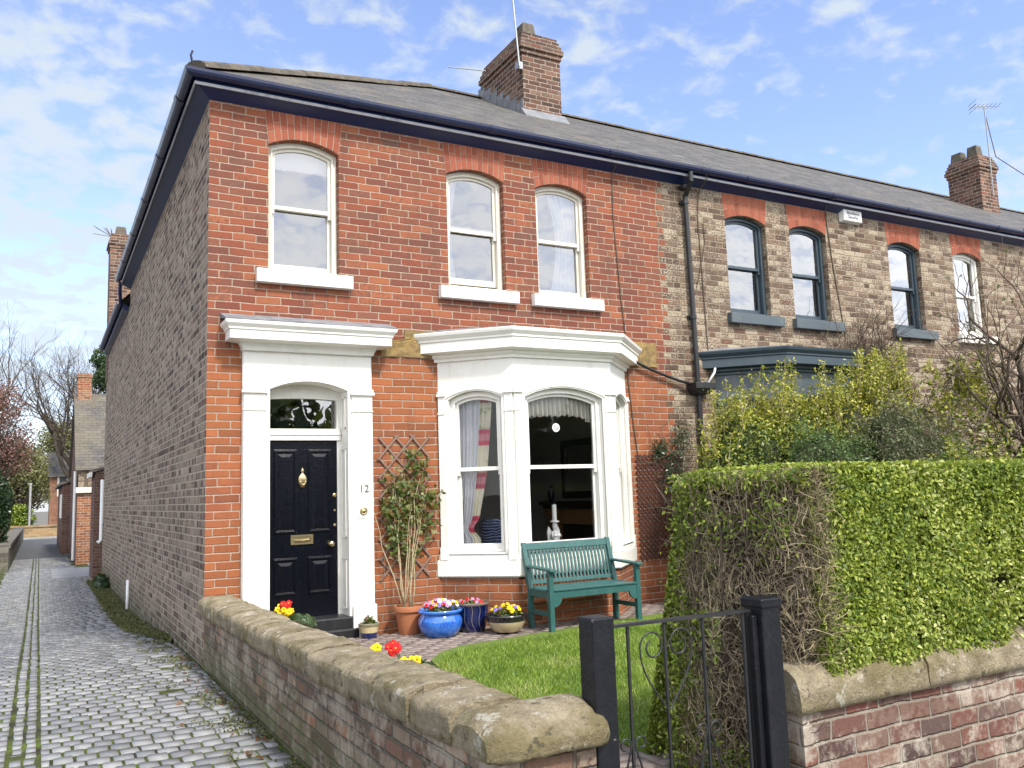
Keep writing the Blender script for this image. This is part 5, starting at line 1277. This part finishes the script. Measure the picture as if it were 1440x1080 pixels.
b.build('stems', 'twigdark', bpy.data.objects['climber'])

# ---------------------------------------------------------------- neighbours' shrubs
def blob_points(blobs, n, shell=.16):
    out = []; nr = []; tot = sum(b_[3]*b_[5] for b_ in blobs)
    for (x, y, z, rx, ry, rz) in blobs:
        k = int(n*rx*rz/tot); d = unit(rng.normal(size=(k, 3))); f = 1-np.abs(rng.normal(size=(k, 1)))*shell
        q = d*f; nn = np.array([mnoise.noise(Vector((a*2.2+x, c*2.2, e_*2.2))) for a, c, e_ in d])[:, None]
        out.append(np.array((x, y, z))+q*np.array((rx, ry, rz))*(1+.22*nn)); nr.append(d)
    return np.concatenate(out), np.concatenate(nr)
def twigs(parent, n, pfn, dirv, sprd, L, r, m='twig', name='twigs', k=6, drop=0.):
    b = MB()
    for i in range(n):
        p = Vector(pfn()); d = (Vector(dirv)+Vector((random.gauss(0, sprd), random.gauss(0, sprd), random.gauss(0, sprd*.6)))).normalized(); ln = L*random.uniform(.6, 1.25); pts = [p]
        for j in range(k):
            d = (d+Vector((random.gauss(0, .16), random.gauss(0, .16), random.gauss(-drop, .14)))).normalized(); p = p+d*ln/k; pts.append(p)
        rr = r*random.uniform(.6, 1.2); b.tube(pts, [lerp(rr, rr*.35, j/k) for j in range(k+1)], 4)
        for q in range(2):
            j = random.randint(2, k-1); p2 = pts[j]; d2 = (d+Vector((random.gauss(0, .8), random.gauss(0, .8), random.gauss(0, .6)))).normalized(); b.tube([p2, p2+d2*ln*.12, p2+d2*ln*.25+Vector((0, 0, random.gauss(0, .02)))], [rr*.5, rr*.4, rr*.25], 3)
    return b.build(name, m, parent, recalc=False)
def bush(name, label, blobs, m, n, ls, shoots=0, core=True, tw=0, twm='twigdark', group='shrubs in front of the terrace', shoot_h=.5, rn=(0, 1)):
    bx = blobs[0]; t = thing(name, label, 'shrub', (bx[0], bx[1], .1), group)
    if core:
        b = MB()
        for (x, y, z, rx, ry, rz) in blobs:
            prof = [(max(.02, math.sin(PI*i/10))*.80, -math.cos(PI*i/10)*.80) for i in range(11)]
            o_ = len(b.v); b.lathe([(r_, z_) for r_, z_ in prof], (0, 0, 0), 18)
            for q in range(o_, len(b.v)):
                v = Vector(b.v[q]); s_ = 1+.3*mnoise.noise(v*2.1+Vector((x, 0, 0))); b.v[q] = (x+v.x*rx*s_, y+v.y*ry*s_, z+v.z*rz*s_)
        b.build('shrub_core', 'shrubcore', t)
    P, D = blob_points(blobs, n); kk = P[:, 2] > .1; P, D = P[kk], D[kk]
    rr = np.clip(rng.uniform(rn[0], rn[1], len(P))*.75+.25*nz3(P, 1.6)+.38*np.clip((P[:, 2]-1.75)/.9, -.45, 1), 0, 1); leaves('foliage', P, D, ls, ls*.5, m, t, .8, rnd=rr)
    if shoots:
        S = []; b = MB()
        for i in range(shoots):
            x, y, z, rx, ry, rz = random.choice(blobs); a = random.uniform(-.9, .9); p = Vector((x+rx*a*.9, y+ry*random.uniform(-.6, .4), z+rz*math.sqrt(1-a*a)*.85)); d = Vector((random.gauss(0, .3), random.gauss(-.1, .25), 1)).normalized(); L = shoot_h*random.uniform(.4, 1.2); pts = [p+d*L*k/5+Vector((random.gauss(0, .015), random.gauss(0, .015), 0)) for k in range(6)]
            b.tube(pts, [.005, .0045, .004, .003, .0025, .002], 4)
            for k in range(int(L*95)):
                u = random.random(); S.append(p+d*L*u+Vector((random.gauss(0, .035), random.gauss(0, .035), random.gauss(0, .03))))
        b.build('stems', 'twig', t); S = np.array(S); leaves('shoot_foliage', S, np.tile((0, -.4, .8), (len(S), 1)), ls*1.05, ls*.5, m, t, 1., rnd=rng.uniform(.45, 1, len(S)))
    if tw:
        twigs(t, tw, lambda: tuple(blob_points([random.choice(blobs)], 40)[0][random.randint(0, 30)]), (-.25, -.35, .35), .7, .5, .006, twm)
    return t
bush('golden_shrub', 'tall golden green privet shrub in front of the slate blue bay', [(6.4, -1.2, 1.25, .75, .6, 1.5), (7.2, -1.2, 1.3, .9, .65, 1.55), (8.2, -1.25, 1.4, .9, .65, 1.65), (8.95, -1.25, 1.45, .75, .6, 1.75)], 'yellowleaf', 60000, .052, 150, shoot_h=.6)
bush('dark_shrub', 'small dense blue green shrub behind the hedge', [(6.75, -2.05, 1.3, .55, .5, 1.1), (7.25, -2.1, 1.2, .5, .5, 1.05)], 'deepleaf', 18000, .04, 0, tw=20)
bush('grey_shrub', 'grey green shrub with a tangle of bare twigs behind the hedge', [(7.95, -2.2, 1.45, .75, .6, 1.25), (8.6, -2.2, 1.35, .7, .6, 1.15)], 'greyleaf', 17000, .045, 0, tw=420, twm='twigdark')
bush('variegated_shrub', 'yellow tipped shrub low behind the hedge top', [(7.9, -3., 1.25, .6, .4, .75), (8.6, -3., 1.2, .45, .4, .7)], 'yellowleaf', 6000, .055, 14, core=True, tw=60, rn=(-.2, .75), shoot_h=.25)
bush('spotted_laurel', 'sparse shrub with yellow leaf clusters under the bare tree', [(9.9, -1.9, 1.8, .8, .6, 1.1), (10.6, -1.5, 2.3, .6, .5, .8)], 'yellowleaf', 2400, .085, 22, core=False, tw=190, shoot_h=.5)
bush('dark_laurel', 'dark leafy laurel at the right edge of the picture', [(11.5, -2.1, 1.3, .7, .5, 1.2), (11.9, -2.0, 2.9, .35, .35, .4)], 'darkleaf', 3600, .08, 0, tw=30)
def grow(b, p, d, r, L, depth, tips, kids=3, up_=.12, wig=.14, ang=.65, taper=.62):
    n = 5; pts = [Vector(p)]; d = Vector(d).normalized(); rs = [r]
    for i in range(n):
        d = (d+Vector((random.gauss(0, wig), random.gauss(0, wig), random.gauss(up_*.5, wig)))).normalized(); pts.append(pts[-1]+d*L/n); rs.append(lerp(r, r*taper, (i+1)/n))
    b.tube(pts, rs, 8 if r > .05 else (5 if r > .012 else 3))
    if depth <= 0: tips += pts[2:]; return
    for k in range(kids):
        i = n if k == 0 else random.randint(2, n); ax = d.orthogonal().normalized(); ax.rotate(Matrix.Rotation(random.uniform(0, 2*PI), 3, d))
        nd = d.lerp(ax, ang*random.uniform(.5, 1.1)) if k else d.lerp(ax, .2)
        grow(b, pts[i], nd+Vector((0, 0, up_)), rs[i]*(.8 if k == 0 else .62), L*random.uniform(.6, .85), depth-1, tips, kids, up_, wig, ang, taper)
def tree(name, label, base, d, r, L, depth, m='bark', kids=3, group=None, up_=.12, ang=.65, limbs=1, wig=.14, leaf=None, seed=0):
    random.seed(seed); t = thing(name, label, 'tree', base, group); b = MB(); tips = []
    grow(b, base, d, r, L, 0, [], kids, 0, .06, ang, .8); p0 = Vector(b.v[-1]) if False else None
    tr = b.build('trunk', m, t, smooth=True, recalc=False)
    vs = b.v; n_ = 8 if r > .05 else 5; top = sum((Vector(v) for v in vs[5*n_:6*n_]), Vector())/n_
    c = MB()
    for k in range(limbs):
        a = 2*PI*k/limbs+random.random(); q = top-Vector(d).normalized()*L*.35*random.random(); nd = Vector((math.cos(a)*.55, math.sin(a)*.55, .85)) if limbs > 1 else Vector(d)
        grow(c, q, nd, r*.62, L*random.uniform(.75, 1.1), depth, tips, kids, up_, wig, ang)
    c.build('crown', m, t, smooth=True, recalc=False)
    if leaf:
        lm, per, ls, sp = leaf; T = np.array([tuple(p) for p in tips]); P = np.repeat(T, per, 0)+rng.normal(size=(len(T)*per, 3))*sp
        leaves('foliage', P, rng.normal(size=P.shape), ls, ls*.6, lm, t, 1.)
    return t
def limb_tree():
    random.seed(5); t = thing('bare_tree', 'bare grey branched tree at the right in front of the white framed windows', 'tree', (10.75, -2.2, .1)); b = MB(); tips = []
    base = Vector((10.75, -2.2, .1)); pts = [base, base+Vector((.02, 0, .6)), base+Vector((-.02, .03, 1.2)), base+Vector((.03, 0, 1.9))]; b.tube(pts, [.10, .085, .075, .07], 9); b.build('trunk', 'bark', t, smooth=True)
    c = MB(); f = pts[-1]
    for d, r, L in (((-.55, -.1, .85), .045, 1.25), ((.1, .05, 1), .055, 1.45), ((.5, .1, .8), .045, 1.2), ((-.9, .1, .35), .04, 1.2), ((-.25, -.35, .9), .035, 1.1), ((.3, -.3, .9), .04, 1.2)):
        grow(c, f-Vector((0, 0, random.uniform(0, .7))), d, r, L, 3, tips, 4, .10, .17, .75, .66)
    c.build('crown', 'twigdark', t, smooth=True, recalc=False)
    T = np.array([tuple(p) for p in tips]); T = T[rng.uniform(size=len(T)) < .05]; P = np.repeat(T, 2, 0)+rng.normal(size=(len(T)*2, 3))*.02; leaves('foliage', P, rng.normal(size=P.shape), .07, .035, 'greyleaf', t, 1.)
limb_tree()
t = thing('wall_shrub', 'tangle of bare arching stems above the slate blue bay roof', 'shrub', (9.9, -.3, .1))
random.seed(8); twigs(t, 130, lambda: (random.gauss(10.1, .4), random.uniform(-.35, -.08), random.uniform(3.3, 3.7)), (-.12, -.1, 1), .45, 1.0, .007, 'twigdark', drop=.16)
b = MB()
for k in range(6): b.tube([(9.95+k*.012, -.15, .1), (9.9+k*.03, -.12, 1.6), (9.9+k*.1, -.16, 3.5)], .016, 6)
b.build('stems', 'bark', t)

# ---------------------------------------------------------------- down the alley
ob = thing('outhouse', 'narrow plum brick outhouse end directly behind the dark side wall', 'outbuilding', (.6, 17.2, -.3))
b = MB(); b.box(-.21, 1.9, 16.42, 18.1, -.5, 2.55); b.build('wall', 'plum', ob)
b = MB(); b.hexa([(-.30, 16.36, 2.55), (2., 16.36, 3.2), (2., 18.2, 3.2), (-.30, 18.2, 2.55), (-.30, 16.36, 2.62), (2., 16.36, 3.27), (2., 18.2, 3.27), (-.30, 18.2, 2.62)]); b.build('roof', 'slate', ob)
b = MB(); b.box(-.33, -.28, 16.34, 18.2, 2.44, 2.57); b.build('gutter', 'white', ob)
sb = thing('slate_roofed_building', 'brick building with a steep slate roof and orange chimney down the alley', 'building', (1, 27, -.3))
X0 = -.37; Y0, Y1 = 23.8, 31.4; ym = (Y0+Y1)/2
b = MB(); b.box(X0, 6, Y0, Y0+.3, -.5, 2.12); b.build('wall', 'orange', sb)
b = MB(); b.box(X0+.02, 6, Y0+.02, Y0+.28, 2.30, 3.0); b.build('upper_wall', 'brown', sb)
b = MB(); b.box(X0-.06, 6, Y0-.12, Y0+.2, 2.12, 2.31); b.build('lintel_band', 'creampaint', sb, bev=.01)
b = MB(); b.add([(X0+.002, Y0+.3, -.5), (X0+.002, Y1, -.5), (X0+.002, Y1, 2.95), (X0+.002, ym, 5.9), (X0+.002, Y0+.3, 2.95)], [(0, 1, 2, 3, 4)]); b.add([(X0, Y1, -.5), (6, Y1, -.5), (6, Y1, 3), (X0, Y1, 3)], [(0, 1, 2, 3)]); b.build('gable_wall', 'plum', sb)
b = MB()
for ya, yb_, s_ in ((Y0-.12, ym, 1), (Y1+.12, ym, -1)):
    b.hexa([(X0-.09, ya, 2.9), (6.2, ya, 2.9), (6.2, yb_, 5.92), (X0-.09, yb_, 5.92), (X0-.09, ya, 2.98), (6.2, ya, 2.98), (6.2, yb_, 6.0), (X0-.09, yb_, 6.0)])
b.build('roof', 'slate', sb)
b = MB(); b.box(X0+.02, X0+.5, ym-.35, ym+.35, 5.6, 6.75); b.box(X0-.01, X0+.53, ym-.38, ym+.38, 6.6, 6.7); b.build('chimney', 'orange', sb)
b = MB(); b.tube([(X0-.05, Y0+1.0, 2.9), (X0-.05, Y0+1.0, -.2)], .05, 8); b.build('drainpipe', 'pvc', sb)
b = MB(); b.box(X0+.2, X0+.32, Y0-.02, Y0, 2.3, 2.95); b.box(X0+.62, X0+.7, Y0-.02, Y0, 2.3, 2.95); b.build('timber_post', 'twigdark', sb)
b = MB(); b.tube([(X0+.55, Y0-.1, .4), (X0+.62, Y0-.55, -.28)], .045, 8); b.build('waste_pipe', 'pvc', sb)
lb_ = thing('low_building', 'low brown brick building with a white window at the far end of the alley', 'building', (1, 36, -.3))
b = MB(); b.box(-.66, 5, 31.5, 41, -.5, 2.6); b.build('wall', 'plum', lb_)
b = MB(); b.hexa([(-.82, 31.4, 2.55), (5, 31.4, 4.6), (5, 41.2, 4.6), (-.82, 41.2, 2.55), (-.82, 31.4, 2.66), (5, 31.4, 4.7), (5, 41.2, 4.7), (-.82, 41.2, 2.66)]); b.build('roof', 'slate', lb_)
b = MB(); b.ring(rect(32.2, 34., 1.2, 2.2), rect(32.35, 33.85, 1.32, 2.08), lambda u, v, d: (-.66-d, u, v), -.02, .05); b.box(-.7, -.66, 33.05, 33.15, 1.25, 2.15); w_ = b.build('window', 'white', lb_)
b = MB(); b.add([(-.67, 32.3, 1.3), (-.67, 33.9, 1.3), (-.67, 33.9, 2.1), (-.67, 32.3, 2.1)], [(0, 1, 2, 3)]); b.build('pane', 'mirror', w_)
b = MB(); b.box(-60, 60, 29.5, 54, -.40, -.292); struct(b.build('cross_road', 'asphalt', None))
b = MB(); b.box(-60, -.9, 54, 55, -.4, -.2); b.box(-.9, 60, 54, 55, -.4, -.2); struct(b.build('kerb', 'concrete', None))
b = MB(); b.box(-5.4, -.2, 55.2, 55.6, -.4, .45); b.box(-5.45, -.15, 55.12, 55.68, .45, .56); tag(b.build('stone_wall', 'stonewall', None), 'honey coloured stone wall across the road at the end of the alley', 'wall')
b = MB(); b.box(-2.75, -2.3, 22., 52., -.5, .45); b.box(-2.8, -2.26, 22., 52., .45, .55); tag(b.build('side_garden_wall', 'greywall', None), 'low grey wall along the left side of the alley', 'wall')
fh = thing('brick_house', 'small orange brick house with a white window beyond the far road', 'house', (1, 76, -.3))
b = MB(); b.box(-.75, 8, 74, 82, -.4, 4.3); b.build('wall', 'orange', fh)
b = MB(); b.add([(-1., 73.7, 4.25), (8.3, 73.7, 4.25), (8.3, 78, 6.6), (-1., 78, 6.6), (-1., 82.3, 4.25), (8.3, 82.3, 4.25)], [(0, 1, 2, 3), (3, 2, 5, 4)]); b.build('roof', 'slate', fh)
b = MB(); b.ring(rect(-.2, 1.3, 2.6, 4.4), rect(-.05, 1.15, 2.75, 4.25), lambda u, v, d: (u, 74-d, v), -.05, .06); b.box(.5, .6, 73.94, 74, 2.7, 4.3); b.box(-.1, 1.2, 73.94, 74, 3.45, 3.55); w_ = b.build('window', 'white', fh)
b = MB(); b.add([(-.1, 73.98, 2.7), (1.2, 73.98, 2.7), (1.2, 73.98, 4.3), (-.1, 73.98, 4.3)], [(0, 1, 2, 3)]); b.build('pane', 'roomdark', w_)
# trees
def leafy(name, label, base, h0, rx, ry, rz, m, n, ls, seed, trunk=.12, core=False, cat='tree', group=None, tw=60, shell=.3):
    random.seed(seed); t = thing(name, label, cat, base, group); x, y, z = base; cz = z+h0+rz
    b = MB(); b.tube([(x, y, z), (x+.05, y, z+h0*.6), (x, y, cz)], [trunk, trunk*.8, trunk*.4], 8)
    for k in range(tw):
        a = random.uniform(0, 6.28); e_ = random.uniform(-.2, 1); q = Vector((x, y, z+h0*random.uniform(.6, 1.2))); d = Vector((math.cos(a)*rx*.85*math.cos(e_), math.sin(a)*ry*.85*math.cos(e_), rz*.9*(math.sin(e_)+.75)))
        b.tube([q, q+d*.35+Vector((0, 0, .1)), q+d*.7, q+d], [trunk*.25, trunk*.18, trunk*.1, trunk*.05], 4)
    b.build('trunk', 'bark', t, recalc=False)
    bl = [(x, y, cz, rx*.8, ry*.8, rz*.8)]
    for k in range(9):
        a = random.uniform(0, 6.28); e_ = random.uniform(-1, 1.2); bl.append((x+rx*.62*math.cos(a)*math.cos(e_), y+ry*.62*math.sin(a)*math.cos(e_), cz+rz*.62*math.sin(e_), rx*.42, ry*.42, rz*.4))
    P, D = blob_points(bl, n, shell); rr = np.clip(rng.uniform(0, 1, len(P))*.8+.3*nz3(P, 1.1)+.15*D[:, 2], 0, 1); leaves('crown', P, D, ls, ls*.6, m, t, 1., rnd=rr)
    return t
leafy('blossom_tree', 'rounded tree in dull pink blossom at the left end of the alley', (-3.9, 44, -.3), 2.9, 2.6, 2.4, 3.3, 'pinkbud', 15000, .15, 3, .16, tw=150, shell=.4)
leafy('olive_tree', 'olive green bushy tree right of the pink blossom', (-3.0, 63, -.3), 1.0, 2.6, 2.3, 3.2, 'oliveleaf', 9000, .22, 4, .2, tw=120, shell=.4)
leafy('olive_tree', 'hazy yellow green tree top behind the small orange brick house', (.6, 90, -.3), 2.0, 4.2, 3., 4.6, 'oliveleaf', 9000, .3, 14, .25, tw=160, shell=.45)
leafy('roadside_shrub', 'green shrub above the honey coloured stone wall', (-3.6, 57.5, -.3), .1, 2.0, 1., 1.2, 'hedge', 6000, .16, 6, .06, cat='shrub')
leafy('ivy_column', 'dark ivy clad stump at the left edge of the picture', (-3.0, 24.5, -.3), .3, .72, .8, 1.75, 'ivy', 9000, .11, 9, .2, cat='shrub', tw=20)
tree('bare_tree', 'tall bare tree behind the slate roofed building', (1.2, 72, -.3), (0, 0, 1), .34, 5.2, 4, limbs=7, kids=4, seed=21, ang=.6, wig=.13, group='bare trees behind the alley')
tree('bare_tree', 'bare tree above the pink blossom at the left edge', (-6.3, 66, -.3), (0, 0, 1), .32, 5.0, 4, limbs=6, kids=4, seed=33, ang=.6, wig=.13, group='bare trees behind the alley')
leafy('pine_tree', 'dark evergreen tree crown behind the orange chimney', (3.6, 64, -.3), 10.2, 2.1, 2, 2.4, 'darkleaf', 6000, .3, 12, .3)
b = MB(); b.tube([(-2.05, 56.6, -.3), (-2.05, 56.6, 3.2)], .07, 8); b.tube([(-2.05, 56.6, 3.2), (-2.05, 56.6, 3.35)], .09, 8); tag(b.build('road_post', 'concrete', None), 'pale post behind the far stone wall', 'post')
# trees on the other side of the road (behind the camera; they are what the lower windows mirror)
P = []; D = []
for k in range(14):
    x = -14+k*4.2+random.uniform(-1, 1); h = random.uniform(2.6, 4.0); p, d = blob_points([(x, -27+random.uniform(-2, 2), h*.95, 3.0, 2.4, h)], 900, .3); P.append(p); D.append(d)
P = np.concatenate(P); D = np.concatenate(D); o = leaves('far_woodland', P, D, .75, .5, 'darkleaf', None, .8); tag(o, kind='stuff')

# ---------------------------------------------------------------- sky, sun, exposure
SUN_EL, SUN_AZ = math.radians(49), math.radians(9)     # azimuth measured from -Y towards +X
sd = Vector((math.sin(SUN_AZ)*math.cos(SUN_EL), -math.cos(SUN_AZ)*math.cos(SUN_EL), math.sin(SUN_EL)))
L = bpy.data.lights.new('sun', 'SUN'); L.energy = 2.3; L.angle = math.radians(7); L.color = (1., .95, .87)
lo = bpy.data.objects.new('sun', L); COL.objects.link(lo); lo.rotation_euler = (-sd).to_track_quat('-Z', 'Y').to_euler(); lo.location = (5, -20, 20)
w = bpy.data.worlds.new('World'); sc.world = w; w.use_nodes = True; nt = w.node_tree; nt.nodes.clear()
class WB(NB):
    def __init__(s, nt): s.nt = nt; s._geo = None
b = WB(nt)
sky = b.node('ShaderNodeTexSky'); sky.sky_type = 'NISHITA'; sky.sun_disc = False; sky.sun_elevation = SUN_EL
sky.sun_rotation = math.atan2(sd.x, sd.y); sky.air_density = 1.0; sky.dust_density = .6; sky.ozone_density = 1.6
dr = nt.nodes.new('ShaderNodeTexCoord').outputs['Generated']
x, y, z = b.xyz(dr)
zz = b.math('MAXIMUM', z, .02); k = b.math('DIVIDE', 1., b.math('ADD', zz, .22))
pv = b.comb(b.math('MULTIPLY', x, k), b.math('MULTIPLY', y, k), 0.)
big = b.noise(b.vm('ADD', pv, (3.1, 1.7, .0)), 1.25, 3., .5)
mid = b.noise(b.vm('ADD', pv, (.3, 4.2, 2.)), 12.5, 6., .54, .25)
lft = b.rng_(x, .42, -.12)       # thicker veil of cloud over the alley side
cov = b.math('ADD', b.math('ADD', b.math('MULTIPLY', big, .46), b.math('MULTIPLY', mid, .78)), b.math('MULTIPLY', lft, .075))
cl = b.rng_(cov, .57, .78); low = b.rng_(z, .34, .02)
cl = b.math('MAXIMUM', b.math('MULTIPLY', cl, .88), b.math('MULTIPLY', low, .58))
fill_side = b.rng_(y, .15, -.55)        # unseen cloud on the sun's side, brightened as fill for facade and windows
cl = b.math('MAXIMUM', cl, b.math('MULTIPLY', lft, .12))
cl = b.math('MAXIMUM', cl, b.math('MULTIPLY', fill_side, b.rng_(mid, .25, .6, .35, .9)))
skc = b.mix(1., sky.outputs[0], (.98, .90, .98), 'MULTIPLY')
cc = b.mix(fill_side, (2.35, 2.62, 2.85), (9.5, 9.6, 9.7))
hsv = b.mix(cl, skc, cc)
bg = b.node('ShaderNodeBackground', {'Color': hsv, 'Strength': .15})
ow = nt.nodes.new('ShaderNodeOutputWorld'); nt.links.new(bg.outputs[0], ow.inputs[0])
sc.view_settings.view_transform = 'Standard'; sc.view_settings.look = 'None'; sc.view_settings.gamma = 1; sc.view_settings.use_curve_mapping = False
sc.view_settings.exposure = 1.1
sc.cycles.max_bounces = 8; sc.cycles.transparent_max_bounces = 16; sc.cycles.glossy_bounces = 4; sc.cycles.diffuse_bounces = 4
sc.cycles.use_denoising = True
try: sc.cycles.denoiser = 'OPENIMAGEDENOISE'
except Exception: pass
